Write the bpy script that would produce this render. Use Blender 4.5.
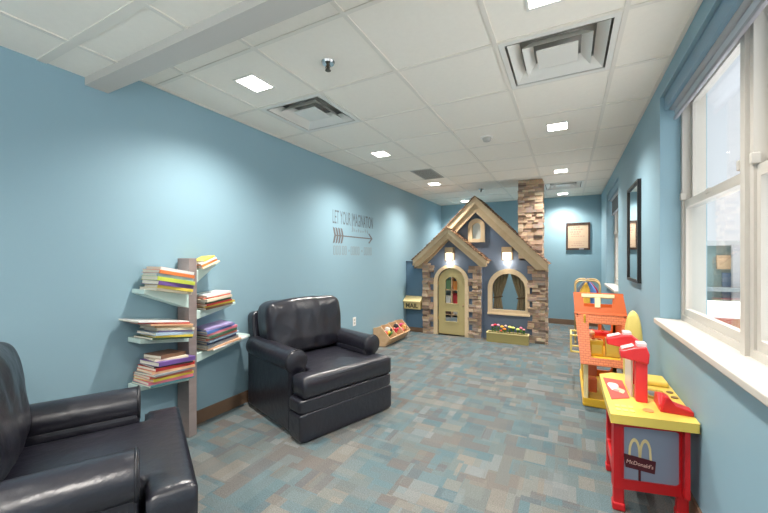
import bpy, bmesh, math, random
from mathutils import Vector, Matrix, noise
R = math.radians
random.seed(7)
scn = bpy.context.scene
for o in list(bpy.data.objects):
    bpy.data.objects.remove(o)

# ------------------------------------------------------------------ camera, world, exposure
cam = bpy.data.cameras.new('camera')
cam.sensor_width = 36.0
cam.lens = 352.0 / 768.0 * 36.0
cam.shift_y = 1.75 / 768.0
cam.clip_start = 0.02
cam.clip_end = 400
cam_o = bpy.data.objects.new('camera', cam)
cam_o.location = (0, 0, 1.285)
cam_o.rotation_euler = (R(90), 0, 0.4813)
scn.collection.objects.link(cam_o)
scn.camera = cam_o

LAMP_W = 23.0          # watts of each ceiling downlight spot
SKY = 3.8              # overcast sky strength
SCONCE_W = 0.9
world = bpy.data.worlds.new('overcast_sky')
scn.world = world
world.use_nodes = True
wn = world.node_tree
wn.nodes.clear()
w_out = wn.nodes.new('ShaderNodeOutputWorld')
w_bg = wn.nodes.new('ShaderNodeBackground')
w_tc = wn.nodes.new('ShaderNodeTexCoord')
w_sep = wn.nodes.new('ShaderNodeSeparateXYZ')
w_ramp = wn.nodes.new('ShaderNodeValToRGB')
wn.links.new(w_tc.outputs['Generated'], w_sep.inputs[0])
wn.links.new(w_sep.outputs['Z'], w_ramp.inputs[0])
wn.links.new(w_ramp.outputs[0], w_bg.inputs[0])
wn.links.new(w_bg.outputs[0], w_out.inputs[0])
cr = w_ramp.color_ramp
cr.elements[0].position = 0.0
cr.elements[0].color = (0.125, 0.128, 0.134, 1)
cr.elements[1].position = 1.0
cr.elements[1].color = (0.85, 0.845, 0.84, 1)
e = cr.elements.new(0.42)
e.color = (0.108, 0.113, 0.123, 1)
e = cr.elements.new(0.62)
e.color = (0.58, 0.58, 0.58, 1)
w_bg.inputs[1].default_value = SKY

sun = bpy.data.lights.new('sun', 'SUN')
sun.energy = 1.6
sun.angle = R(3)
sun.color = (1.0, .96, .90)
sun_o = bpy.data.objects.new('sun', sun)
sun_o.rotation_euler = Vector((.70, -.28, -.62)).to_track_quat('-Z', 'Y').to_euler()
scn.collection.objects.link(sun_o)

scn.view_settings.view_transform = 'Standard'
scn.view_settings.look = 'None'
scn.view_settings.gamma = 1.0
scn.view_settings.use_curve_mapping = False
scn.view_settings.exposure = 1.14
scn.cycles.use_denoising = True
scn.cycles.max_bounces = 10
scn.cycles.diffuse_bounces = 6
scn.cycles.transparent_max_bounces = 12
scn.cycles.sample_clamp_indirect = 6.0

# ------------------------------------------------------------------ materials
def lin(c):
    c = c / 255.0
    return c / 12.92 if c <= 0.04045 else ((c + 0.055) / 1.055) ** 2.4

def rgb(r, g, b):
    return (lin(r), lin(g), lin(b), 1.0)

MATS = {}
def mat(name, col, rough=0.55, metal=0.0, spec=0.5, bump=None, var=None, emit=0.0, coat=0.0):
    if name in MATS:
        return MATS[name]
    m = bpy.data.materials.new(name)
    m.use_nodes = True
    nt = m.node_tree
    p = nt.nodes['Principled BSDF']
    c = rgb(*col)
    p.inputs['Base Color'].default_value = c
    p.inputs['Roughness'].default_value = rough
    p.inputs['Metallic'].default_value = metal
    p.inputs['Specular IOR Level'].default_value = spec
    p.inputs['Coat Weight'].default_value = coat
    tc = nt.nodes.new('ShaderNodeTexCoord')
    if var:
        n = nt.nodes.new('ShaderNodeTexNoise')
        n.inputs['Scale'].default_value = var[0]
        n.inputs['Detail'].default_value = 5
        nt.links.new(tc.outputs['Object'], n.inputs['Vector'])
        mx = nt.nodes.new('ShaderNodeMix')
        mx.data_type = 'RGBA'
        mx.inputs['A'].default_value = tuple(x * (1 - var[1]) for x in c[:3]) + (1,)
        mx.inputs['B'].default_value = tuple(min(1, x * (1 + var[1])) for x in c[:3]) + (1,)
        nt.links.new(n.outputs['Fac'], mx.inputs['Factor'])
        nt.links.new(mx.outputs['Result'], p.inputs['Base Color'])
    if bump:
        n2 = nt.nodes.new('ShaderNodeTexNoise')
        n2.inputs['Scale'].default_value = bump[0]
        n2.inputs['Detail'].default_value = 4
        nt.links.new(tc.outputs['Object'], n2.inputs['Vector'])
        b = nt.nodes.new('ShaderNodeBump')
        b.inputs['Strength'].default_value = bump[1]
        b.inputs['Distance'].default_value = bump[2] if len(bump) > 2 else 0.01
        nt.links.new(n2.outputs['Fac'], b.inputs['Height'])
        nt.links.new(b.outputs['Normal'], p.inputs['Normal'])
    if emit:
        p.inputs['Emission Color'].default_value = c
        p.inputs['Emission Strength'].default_value = emit
    MATS[name] = m
    return m

def mat_glass():
    m = bpy.data.materials.new('window_glass')
    m.use_nodes = True
    nt = m.node_tree
    nt.nodes.clear()
    out = nt.nodes.new('ShaderNodeOutputMaterial')
    t = nt.nodes.new('ShaderNodeBsdfTransparent')
    g = nt.nodes.new('ShaderNodeBsdfGlossy')
    g.inputs['Roughness'].default_value = 0.0
    lw = nt.nodes.new('ShaderNodeLayerWeight')
    lw.inputs['Blend'].default_value = 0.5
    pw = nt.nodes.new('ShaderNodeMath'); pw.operation = 'POWER'; pw.inputs[1].default_value = 5.0
    f = nt.nodes.new('ShaderNodeMath'); f.operation = 'MULTIPLY_ADD'; f.inputs[1].default_value = 0.5; f.inputs[2].default_value = 0.03
    nt.links.new(lw.outputs['Facing'], pw.inputs[0])
    nt.links.new(pw.outputs[0], f.inputs[0])
    mx = nt.nodes.new('ShaderNodeMixShader')
    t.inputs[0].default_value = (0.97, 0.985, 0.98, 1)
    nt.links.new(f.outputs[0], mx.inputs[0])
    nt.links.new(t.outputs[0], mx.inputs[1])
    nt.links.new(g.outputs[0], mx.inputs[2])
    nt.links.new(mx.outputs[0], out.inputs[0])
    return m
GLASS = mat_glass()

def mat_wood(name, a, b, scale=(2, 2, 14), rough=0.5):
    m = mat(name, a, rough)
    nt = m.node_tree
    p = nt.nodes['Principled BSDF']
    tc = nt.nodes.new('ShaderNodeTexCoord')
    mp = nt.nodes.new('ShaderNodeMapping')
    mp.inputs['Scale'].default_value = scale
    n = nt.nodes.new('ShaderNodeTexNoise')
    n.inputs['Scale'].default_value = 3.0
    n.inputs['Detail'].default_value = 6
    n.inputs['Distortion'].default_value = 0.6
    r = nt.nodes.new('ShaderNodeValToRGB')
    r.color_ramp.elements[0].color = rgb(*a)
    r.color_ramp.elements[1].color = rgb(*b)
    r.color_ramp.elements[0].position = 0.35
    r.color_ramp.elements[1].position = 0.65
    nt.links.new(tc.outputs['Object'], mp.inputs[0])
    nt.links.new(mp.outputs[0], n.inputs['Vector'])
    nt.links.new(n.outputs['Fac'], r.inputs[0])
    nt.links.new(r.outputs[0], p.inputs['Base Color'])
    return m

def mat_island(name, cols, rough=0.85, bump=(60, 0.5, 0.006)):
    """every loose piece of the mesh gets its own colour (stones, shingles)"""
    m = mat(name, cols[0], rough, bump=bump)
    nt = m.node_tree
    p = nt.nodes['Principled BSDF']
    g = nt.nodes.new('ShaderNodeNewGeometry')
    r = nt.nodes.new('ShaderNodeValToRGB')
    r.color_ramp.interpolation = 'CONSTANT'
    els = r.color_ramp.elements
    while len(els) < len(cols):
        els.new(0.5)
    for i, c in enumerate(cols):
        els[i].position = i / len(cols)
        els[i].color = rgb(*c)
    n = nt.nodes.new('ShaderNodeTexNoise')
    n.inputs['Scale'].default_value = 35
    tc = nt.nodes.new('ShaderNodeTexCoord')
    nt.links.new(tc.outputs['Object'], n.inputs['Vector'])
    mx = nt.nodes.new('ShaderNodeMix')
    mx.data_type = 'RGBA'
    mx.blend_type = 'MULTIPLY'
    mx.inputs['Factor'].default_value = 0.45
    nt.links.new(g.outputs['Random Per Island'], r.inputs[0])
    nt.links.new(r.outputs[0], mx.inputs['A'])
    nt.links.new(n.outputs['Color'], mx.inputs['B'])
    hs = nt.nodes.new('ShaderNodeHueSaturation')
    hs.inputs['Value'].default_value = 1.3
    hs.inputs['Saturation'].default_value = 0.9
    nt.links.new(mx.outputs['Result'], hs.inputs['Color'])
    nt.links.new(hs.outputs[0], p.inputs['Base Color'])
    return m

def mat_carpet():
    m = mat('patchwork_carpet', (140, 145, 145), 0.95, spec=0.1)
    nt = m.node_tree
    L = nt.links
    p = nt.nodes['Principled BSDF']
    tc = nt.nodes.new('ShaderNodeTexCoord')
    def math_(op, a, b=None):
        n = nt.nodes.new('ShaderNodeMath')
        n.operation = op
        for i, v in enumerate((a, b)):
            if v is None:
                continue
            if isinstance(v, (int, float)):
                n.inputs[i].default_value = v
            else:
                L.new(v, n.inputs[i])
        return n.outputs[0]
    sep = nt.nodes.new('ShaderNodeSeparateXYZ')
    L.new(tc.outputs['Object'], sep.inputs[0])
    X, Y = sep.outputs['X'], sep.outputs['Y']
    def wnoise(a, b, seed):
        c = nt.nodes.new('ShaderNodeCombineXYZ')
        L.new(a, c.inputs[0]); L.new(b, c.inputs[1]); c.inputs[2].default_value = seed
        w = nt.nodes.new('ShaderNodeTexWhiteNoise')
        w.noise_dimensions = '3D'
        L.new(c.outputs[0], w.inputs['Vector'])
        return w.outputs['Value']
    def rects(u, v, su, sv, seed):
        """running rows of height sv, bricks su long, each row shifted at random; one random value per brick"""
        row = math_('FLOOR', math_('DIVIDE', v, sv))
        sh = wnoise(row, row, seed)
        cell = math_('FLOOR', math_('ADD', math_('DIVIDE', u, su), math_('MULTIPLY', sh, 7.0)))
        return wnoise(cell, row, seed + 3.3)
    a = rects(X, Y, 0.15, 0.095, 1.7)
    b = rects(Y, X, 0.36, 0.055, 5.1)
    c = rects(X, Y, 0.08, 0.15, 9.4)
    d = rects(Y, X, 0.19, 0.125, 14.2)
    s1 = rects(X, Y, 0.31, 0.34, 21.0)
    s2 = rects(X, Y, 0.40, 0.17, 33.0)
    def pick(f, thr, p0, p1):
        g = math_('GREATER_THAN', f, thr)
        n = nt.nodes.new('ShaderNodeMix')
        n.data_type = 'FLOAT'
        L.new(g, n.inputs['Factor']); L.new(p0, n.inputs['A']); L.new(p1, n.inputs['B'])
        return n.outputs['Result']
    v1 = pick(s1, 0.52, a, d)
    v2 = pick(s1, 0.5, b, c)
    v = pick(s2, 0.66, v1, v2)
    r = nt.nodes.new('ShaderNodeValToRGB')
    r.color_ramp.interpolation = 'CONSTANT'
    cols = [(99, 97, 95), (87, 105, 110), (116, 120, 120), (94, 107, 109), (108, 104, 99), (91, 94, 96),
            (104, 112, 113), (118, 115, 109), (82, 100, 106), (102, 97, 94), (99, 106, 105), (90, 108, 113)]
    els = r.color_ramp.elements
    while len(els) < len(cols):
        els.new(0.5)
    for i, cc in enumerate(cols):
        els[i].position = i / len(cols)
        els[i].color = rgb(*cc)
    L.new(v, r.inputs[0])
    a2 = rects(Y, X, 0.42, 0.075, 41.0)
    b2 = rects(X, Y, 0.26, 0.05, 47.0)
    c2 = rects(X, Y, 0.12, 0.21, 53.0)
    s3 = rects(X, Y, 0.37, 0.26, 61.0)
    w2 = pick(s3, 0.66, pick(s3, 0.33, a2, b2), c2)
    r2 = nt.nodes.new('ShaderNodeValToRGB')
    r2.color_ramp.interpolation = 'CONSTANT'
    while len(r2.color_ramp.elements) < len(cols):
        r2.color_ramp.elements.new(0.5)
    for i, cc in enumerate(cols):
        r2.color_ramp.elements[i].position = i / len(cols)
        r2.color_ramp.elements[i].color = rgb(*cc)
    L.new(w2, r2.inputs[0])
    mxc = nt.nodes.new('ShaderNodeMix')
    mxc.data_type = 'RGBA'
    mxc.inputs['Factor'].default_value = 0.27
    L.new(r.outputs[0], mxc.inputs['A']); L.new(r2.outputs[0], mxc.inputs['B'])
    n = nt.nodes.new('ShaderNodeTexNoise')
    n.inputs['Scale'].default_value = 170
    n.inputs['Detail'].default_value = 3
    L.new(tc.outputs['Object'], n.inputs['Vector'])
    rr = nt.nodes.new('ShaderNodeMapRange')
    rr.inputs['From Min'].default_value = 0.3
    rr.inputs['From Max'].default_value = 0.7
    rr.inputs['To Min'].default_value = 0.72
    rr.inputs['To Max'].default_value = 1.25
    L.new(n.outputs['Fac'], rr.inputs['Value'])
    mul = nt.nodes.new('ShaderNodeVectorMath')
    mul.operation = 'SCALE'
    L.new(mxc.outputs['Result'], mul.inputs[0]); L.new(rr.outputs[0], mul.inputs['Scale'])
    L.new(mul.outputs[0], p.inputs['Base Color'])
    bp = nt.nodes.new('ShaderNodeBump')
    bp.inputs['Strength'].default_value = 0.4
    bp.inputs['Distance'].default_value = 0.004
    L.new(n.outputs['Fac'], bp.inputs['Height'])
    L.new(bp.outputs[0], p.inputs['Normal'])
    return m

def mat_shingle(name, base, line, sx, sy):
    """moulded rows of little shingles or bricks on plastic"""
    m = mat(name, base, 0.4)
    nt = m.node_tree
    p = nt.nodes['Principled BSDF']
    tc = nt.nodes.new('ShaderNodeTexCoord')
    b = nt.nodes.new('ShaderNodeTexBrick')
    b.inputs['Color1'].default_value = rgb(*base)
    b.inputs['Color2'].default_value = tuple(x * 0.93 for x in rgb(*base)[:3]) + (1,)
    b.inputs['Mortar'].default_value = rgb(*line)
    b.inputs['Scale'].default_value = 1.0
    b.inputs['Brick Width'].default_value = sx
    b.inputs['Row Height'].default_value = sy
    b.inputs['Mortar Size'].default_value = sy * 0.10
    mp = nt.nodes.new('ShaderNodeMapping')
    mp.inputs['Rotation'].default_value = (R(-90), 0, 0)
    nt.links.new(tc.outputs['Object'], mp.inputs[0])
    nt.links.new(mp.outputs[0], b.inputs['Vector'])
    nt.links.new(b.outputs['Color'], p.inputs['Base Color'])
    bp = nt.nodes.new('ShaderNodeBump')
    bp.inputs['Distance'].default_value = 0.003
    bp.invert = True
    nt.links.new(b.outputs['Fac'], bp.inputs['Height'])
    nt.links.new(bp.outputs[0], p.inputs['Normal'])
    return m

M_wall = mat('blue_wall_paint', (140, 171, 185), 0.62, spec=0.3, bump=(220, 0.06, 0.003))
M_wallb = mat('teal_back_wall_paint', (136, 168, 181), 0.62, spec=0.3, bump=(220, 0.06, 0.003))
M_ceil = mat('ceiling_tile', (242, 236, 226), 0.9, spec=0.1, bump=(260, 0.15, 0.003), var=(40, 0.03))
M_tbar = mat('ceiling_grid', (229, 223, 213), 0.5)
M_soffit = mat('soffit_paint', (196, 192, 186), 0.7)
M_white = mat('white_vinyl', (192, 187, 179), 0.35)
M_sill = mat('window_sill_laminate', (204, 199, 191), 0.4)
M_base = mat_wood('baseboard_rubber', (112, 88, 70), (128, 102, 82), (1, 1, 1), 0.5)
M_carpet = mat_carpet()
M_metalwhite = mat('white_enamel', (228, 226, 220), 0.4)
M_dark = mat('dark_recess', (40, 40, 40), 0.8)
M_diffuser = mat('lamp_diffuser', (255, 250, 240), 0.5, emit=6.0)
M_leather = mat('navy_black_leather', (32, 32, 41), 0.30, spec=0.75, bump=(22, 0.16, 0.02), var=(6, 0.10))
M_welt = mat('leather_welt', (30, 30, 36), 0.35)
M_house = mat('playhouse_blue_grey', (104, 118, 138), 0.65, bump=(90, 0.1, 0.003))
M_wing = mat('playhouse_wing_blue', (88, 118, 142), 0.6, bump=(90, 0.1, 0.003))
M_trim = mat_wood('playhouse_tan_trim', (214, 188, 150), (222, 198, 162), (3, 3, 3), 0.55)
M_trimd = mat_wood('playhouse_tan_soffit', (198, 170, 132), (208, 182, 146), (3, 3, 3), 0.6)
M_door = mat('playhouse_olive_door', (186, 170, 120), 0.55, var=(8, 0.04))
M_stone = mat_island('ledge_stone', [(168, 138, 112), (142, 116, 98), (196, 168, 138), (178, 148, 122), (152, 128, 110), (208, 184, 154), (160, 140, 126), (186, 154, 122)])
M_shingle = mat_island('cedar_shingle', [(150, 108, 70), (120, 84, 56), (172, 128, 84), (136, 98, 66), (104, 74, 54)], 0.8)
M_sconce = mat('sconce_glass', (255, 240, 214), 0.4, emit=1.9)
M_sconceb = mat('sconce_body', (176, 148, 112), 0.45)
M_curtain = mat('olive_brown_curtain', (142, 128, 100), 0.9, var=(30, 0.25))
M_tie = mat('curtain_tie', (96, 78, 58), 0.9)
M_frost = mat('attic_pane', (196, 206, 206), 0.25)
M_mail = mat('mailbox_tan', (206, 184, 128), 0.55)
M_black = mat('black_satin', (28, 26, 26), 0.4)
M_mirror = mat('mirror_silver', (235, 238, 238), 0.02, metal=1.0)
M_post = mat_wood('bookshelf_taupe', (140, 128, 126), (150, 138, 135), (2, 2, 8), 0.5)
M_shelf = mat('bookshelf_pale_green', (200, 222, 216), 0.4)
M_pages = mat('book_pages', (228, 222, 206), 0.8)
M_birch = mat_wood('birch_plywood', (206, 168, 128), (218, 184, 146), (3, 8, 3), 0.5)
M_red = mat('red_plastic', (196, 28, 34), 0.35)
M_red2 = mat('bright_red_plastic', (222, 52, 56), 0.35)
M_yel = mat('yellow_plastic', (226, 196, 92), 0.4)
M_yel2 = mat('golden_yellow_plastic', (224, 176, 48), 0.4)
M_pale = mat('pale_yellow_plastic', (228, 208, 116), 0.4)
M_cream = mat('cream_plastic', (238, 222, 170), 0.45)
M_orange = mat('orange_plastic', (212, 98, 42), 0.4)
M_obrick = mat_shingle('orange_shingle_plastic', (216, 120, 70), (184, 84, 40), 0.036, 0.018)
M_grey = mat('grey_plastic', (150, 150, 158), 0.3)
M_whitep = mat('white_plastic', (240, 236, 232), 0.4)
M_print = mat('panel_print_blue', (140, 146, 164), 0.35)
M_soil = mat('planter_soil', (78, 64, 48), 0.95)
M_leaf = mat('leaf_green', (92, 140, 58), 0.6)
M_rack = mat('tan_rack_tube', (206, 174, 118), 0.4)

# ------------------------------------------------------------------ mesh building
INV = {}           # object name -> world matrix of the thing it belongs to
def empty(name, loc=(0, 0, 0), rz=0.0):
    o = bpy.data.objects.new(name, None)
    o.empty_display_size = 0.1
    o.location = loc
    o.rotation_euler = (0, 0, rz)
    scn.collection.objects.link(o)
    INV[o.name] = Matrix.Translation(loc) @ Matrix.Rotation(rz, 4, 'Z')
    return o

def tag(o, label, cat, group=None, kind=None):
    o['label'] = label
    o['category'] = cat
    if group: o['group'] = group
    if kind: o['kind'] = kind
    return o

def structure(o):
    o['kind'] = 'structure'
    return o

class MB:
    def __init__(s, T=None):
        s.bm = bmesh.new()
        s.T = T or Matrix.Identity(4)
        s.mi = 0
    def _face(s, vs):
        try:
            f = s.bm.faces.new(vs)
            f.material_index = s.mi
            return f
        except ValueError:
            return None
    def v(s, p):
        return s.bm.verts.new(s.T @ Vector(p))
    def box(s, lo, hi, M=None):
        M = M or Matrix.Identity(4)
        vs = [s.v(M @ Vector((x, y, z))) for z in (lo[2], hi[2]) for y in (lo[1], hi[1]) for x in (lo[0], hi[0])]
        for f in ((0, 2, 3, 1), (4, 5, 7, 6), (0, 1, 5, 4), (2, 6, 7, 3), (0, 4, 6, 2), (1, 3, 7, 5)):
            s._face([vs[i] for i in f])
        return s
    def prism(s, poly, axis, a, b):
        """poly of 2-D points in the two other axes (in x,y,z order), swept along axis from a to b"""
        def p3(q, t):
            return {'x': (t, q[0], q[1]), 'y': (q[0], t, q[1]), 'z': (q[0], q[1], t)}[axis]
        A = [s.v(p3(q, a)) for q in poly]
        B = [s.v(p3(q, b)) for q in poly]
        n = len(poly)
        s._face(A[::-1]); s._face(B)
        for i in range(n):
            s._face([A[i], A[(i + 1) % n], B[(i + 1) % n], B[i]])
        return s
    def cyl(s, p0, p1, r0, r1=None, n=16, caps=True):
        r1 = r0 if r1 is None else r1
        p0, p1 = Vector(p0), Vector(p1)
        d = (p1 - p0).normalized()
        a = d.orthogonal().normalized()
        b = d.cross(a)
        A = [s.v(p0 + (a * math.cos(2 * math.pi * i / n) + b * math.sin(2 * math.pi * i / n)) * r0) for i in range(n)]
        B = [s.v(p1 + (a * math.cos(2 * math.pi * i / n) + b * math.sin(2 * math.pi * i / n)) * r1) for i in range(n)]
        for i in range(n):
            s._face([A[i], A[(i + 1) % n], B[(i + 1) % n], B[i]])
        if caps:
            s._face(A[::-1]); s._face(B)
        return s
    def tube(s, pts, r, n=10, closed=False):
        pts = [Vector(p) for p in pts]
        rings = []
        m = len(pts)
        up = None
        for i, p in enumerate(pts):
            a = pts[(i - 1) % m] if (closed or i > 0) else p
            b = pts[(i + 1) % m] if (closed or i < m - 1) else p
            d = (b - a).normalized()
            if up is None:
                up = d.orthogonal().normalized()
            up = (up - d * up.dot(d)).normalized()
            w = d.cross(up)
            rr = r[i] if isinstance(r, (list, tuple)) else r
            rings.append([s.v(p + (up * math.cos(2 * math.pi * k / n) + w * math.sin(2 * math.pi * k / n)) * rr) for k in range(n)])
        for i in range(m if closed else m - 1):
            A, B = rings[i], rings[(i + 1) % m]
            for k in range(n):
                s._face([A[k], A[(k + 1) % n], B[(k + 1) % n], B[k]])
        if not closed:
            s._face(rings[0][::-1]); s._face(rings[-1])
        return s
    def ball(s, c, r, k=2.0, n=8, M=None, f=None):
        """rounded box / superellipsoid: k=2 is an ellipsoid, larger k a rounded box"""
        c = Vector(c)
        r = Vector((r, r, r)) if isinstance(r, (int, float)) else Vector(r)
        M = M or Matrix.Identity(4)
        cache = {}
        def pt(x, y, z):
            key = (round(x, 5), round(y, 5), round(z, 5))
            if key not in cache:
                q = Vector((x, y, z))
                if k < 3:
                    q = Vector([math.tan(t * math.pi / 4) for t in q])
                l = sum(abs(t) ** k for t in q) ** (1 / k)
                q = Vector([q[i] / l * r[i] for i in range(3)])
                if f: q = Vector(f(q))
                cache[key] = s.v(c + (M @ q))
            return cache[key]
        for ax in range(3):
            for sg in (-1, 1):
                for i in range(n):
                    for j in range(n):
                        q = []
                        for (a, b) in ((i, j), (i + 1, j), (i + 1, j + 1), (i, j + 1)):
                            w = [0, 0, 0]
                            w[ax] = sg
                            w[(ax + 1) % 3] = -1 + 2 * a / n
                            w[(ax + 2) % 3] = -1 + 2 * b / n
                            q.append(pt(*w))
                        s._face(q if sg > 0 else q[::-1])
        return s
    def shape(s, loops, y0, y1, axes='xz'):
        """flat outline with holes (loops of 2-D points) extruded between y0 and y1 along the remaining axis"""
        cu = bpy.data.curves.new('tmp', 'CURVE')
        cu.dimensions = '2D'
        cu.fill_mode = 'BOTH'
        cu.extrude = abs(y1 - y0) / 2
        for lp in loops:
            sp = cu.splines.new('POLY')
            sp.points.add(len(lp) - 1)
            for i, q in enumerate(lp):
                sp.points[i].co = (q[0], q[1], 0, 1)
            sp.use_cyclic_u = True
        s._from_curve(cu, (y0 + y1) / 2, axes)
        return s
    def _from_curve(s, cu, mid, axes, M=None):
        ob = bpy.data.objects.new('tmp', cu)
        scn.collection.objects.link(ob)
        dg = bpy.context.evaluated_depsgraph_get()
        me = bpy.data.meshes.new_from_object(ob.evaluated_get(dg))
        bpy.data.objects.remove(ob)
        bpy.data.curves.remove(cu)
        vs = []
        for v in me.vertices:
            x, y, z = v.co
            if M: x, y, z = M @ Vector((x, y, z))
            if axes == 'xz': q = (x, mid - z, y)
            elif axes == 'yz': q = (mid + z, x, y)
            elif axes == 'xy': q = (x, y, mid + z)
            else: q = (x, y, z)
            vs.append(s.v(q))
        for p in me.polygons:
            s._face([vs[i] for i in p.vertices])
        bpy.data.meshes.remove(me)
    def text(s, txt, size, M, ext=0.001, sx=1.0, align='CENTER', bold=0.0):
        cu = bpy.data.curves.new('tmp', 'FONT')
        cu.body = txt
        cu.size = size
        cu.align_x = align
        cu.align_y = 'CENTER'
        cu.extrude = ext
        cu.offset = bold
        cu.resolution_u = 3
        s._from_curve(cu, 0, 'free', M @ Matrix.Diagonal((sx, 1, 1, 1)))
        return s
    def build(s, name, mats, parent=None, smooth=False, bevel=0.0, seg=2, world=True, recalc=True, angle=None):
        if recalc:
            bmesh.ops.recalc_face_normals(s.bm, faces=s.bm.faces)
        me = bpy.data.meshes.new(name)
        s.bm.to_mesh(me)
        s.bm.free()
        for m in (mats if isinstance(mats, (list, tuple)) else [mats]):
            me.materials.append(m)
        o = bpy.data.objects.new(name, me)
        scn.collection.objects.link(o)
        if parent is not None:
            W = INV[parent.name]
            if world:
                me.transform(W.inverted())
            o.parent = parent
            INV[o.name] = W
        else:
            INV[o.name] = Matrix.Identity(4)
        if smooth or angle:
            for p in me.polygons:
                p.use_smooth = True
            if angle:
                me.set_sharp_from_angle(angle=R(angle))
        if bevel:
            b = o.modifiers.new('bevel', 'BEVEL')
            b.width = bevel
            b.segments = seg
            b.limit_method = 'ANGLE'
            b.angle_limit = R(40)
        return o

def anchor(o, p):
    """move a one-mesh top-level thing's origin to p (its base)"""
    o.data.transform(Matrix.Translation(-Vector(p)))
    o.location = p
    INV[o.name] = Matrix.Translation(p)
    return o

def copy_thing(o):
    c = o.copy()
    scn.collection.objects.link(c)
    INV[c.name] = INV[o.name]
    for ch in list(o.children):
        d = ch.copy()
        scn.collection.objects.link(d)
        d.parent = c
        for g in list(ch.children):
            h = g.copy()
            scn.collection.objects.link(h)
            h.parent = d
    return c

def arch(x0, x1, z0, z1, n=16):
    """outline of an arched opening, clockwise from bottom left; z1 is the crown"""
    r = (x1 - x0) / 2
    cx = (x0 + x1) / 2
    zs = z1 - r
    pts = [(x0, z0)]
    for i in range(n + 1):
        a = math.pi - math.pi * i / n
        pts.append((cx + r * math.cos(a), zs + r * math.sin(a)))
    pts.append((x1, z0))
    return pts
def rect(x0, x1, z0, z1):
    return [(x0, z0), (x1, z0), (x1, z1), (x0, z1)]
def rrect(x0, x1, z0, z1, r, n=5):
    out = []
    for cx, cz, a0 in ((x1 - r, z0 + r, -90), (x1 - r, z1 - r, 0), (x0 + r, z1 - r, 90), (x0 + r, z0 + r, 180)):
        for i in range(n + 1):
            a = R(a0 + 90 * i / n)
            out.append((cx + r * math.cos(a), cz + r * math.sin(a)))
    return out

# ------------------------------------------------------------------ the room
LX, RX, BY, FY = -2.553, 0.555, 7.70, -2.0
CZ, CZN = 2.485, 2.364
WX = 0.80                                        # outer face of the window wall
structure(MB().box((LX - .1, FY - .1, -.08), (WX, BY + .1, 0)).build('floor', M_carpet))
structure(MB().box((LX - .1, FY - .1, 0), (LX, BY + .1, 2.7)).build('wall_left', M_wall))
structure(MB().box((LX, BY, 0), (WX, BY + .1, 2.7)).build('wall_back', M_wallb))
structure(MB().shape([rect(LX - .1, WX, 0, 2.7), rect(LX + .12, -1.08, .35, 2.28), rect(-.92, RX - .10, .35, 2.28)], FY - .1, FY).build('wall_front', M_wall))  # unseen wall behind the camera; its two openings are added for fill light
for i_, (fx0, fx1) in enumerate(((LX + .12, -1.08), (-.92, RX - .10))):  # glazed units added out of view to let sky light brighten the room
    w_ = structure(MB().shape([rect(fx0, fx1, .35, 2.28), rect(fx0 + .05, fx1 - .05, .40, 2.23)], FY - .08, FY - .02).build('window_%d' % (8 + i_), M_white))
    MB().box((fx0 + .045, FY - .055, .395), (fx1 - .045, FY - .05, 2.235)).build('window_pane', GLASS, w_)
b = MB()
R1, R2 = (-1.70, 2.99), (5.22, 6.72)             # the two window recesses along y
SZ, HZ, HZ2 = 0.845, 2.374, 2.30
def wallseg(y0, y1, z0, z1): b.box((RX, y0, z0), (WX, y1, z1))
wallseg(FY, R1[0], 0, 2.7); wallseg(R1[1], R2[0], 0, 2.7); wallseg(R2[1], BY, 0, 2.7)
wallseg(R1[0], R1[1], 0, SZ); wallseg(R2[0], R2[1], 0, SZ)
wallseg(R1[0], R1[1], HZ, 2.7); wallseg(R2[0], R2[1], HZ2, 2.7)
structure(b.build('wall_right', M_wall))
VENTS = ((-1.895, 2.335), (-0.056, 2.335), (-0.07, 6.53))
structure(MB().shape([rect(LX, RX, 1.10, BY)] + [rect(x - .268, x + .268, y - .268, y + .268) for x, y in VENTS], CZ, CZ + .03, 'xy').build('ceiling', M_ceil))
structure(MB().box((LX, FY, CZN), (RX, 1.035, CZN + .06)).build('ceiling', M_ceil))
# dropped beam between the two ceiling heights
structure(MB().box((LX, 1.035, 2.318), (RX, 1.155, 2.62)).build('trim_beam', M_soffit))
# ceiling grid
b = MB()
XS = [-2.2, -1.588, -0.975, -0.362, 0.25]
YS = [1.436 + 0.599 * i for i in range(11)]
for x in XS:
    b.box((x - .012, 1.155, CZ - .006), (x + .012, BY, CZ + .002))
for y in YS:
    if y < BY: b.box((LX, y - .012, CZ - .0055), (RX, y + .012, CZ + .002))
b.box((LX, 1.155, CZ - .006), (LX + .02, BY, CZ)); b.box((RX - .02, 1.155, CZ - .006), (RX, BY, CZ)); b.box((LX, BY - .02, CZ - .006), (RX, BY, CZ))
for x in XS:
    b.box((x - .012, FY, CZN - .006), (x + .012, 1.035, CZN + .002))
for i in range(5):
    y = 0.84 - 0.599 * i
    b.box((LX, y - .022, CZN - .0055), (RX, y + .022, CZN + .002))
structure(b.build('trim_ceiling_grid', M_tbar))
# baseboards
structure(MB().box((LX, FY, 0), (LX + .012, 5.66, .10)).build('baseboard_left', M_base))
structure(MB().box((LX + .02, BY - .012, 0), (RX, BY, .10)).build('baseboard_back', M_base))
structure(MB().box((RX - .012, FY, 0), (RX, BY - .012, .10)).build('baseboard_right', M_base))
# sills
for i, (y0, y1) in enumerate((R1, R2)):
    structure(MB().box((RX - .035, y0 - .02, SZ), (0.70, y1 + .0, SZ + .034)).build('trim_sill', M_sill, bevel=.006))

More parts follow.
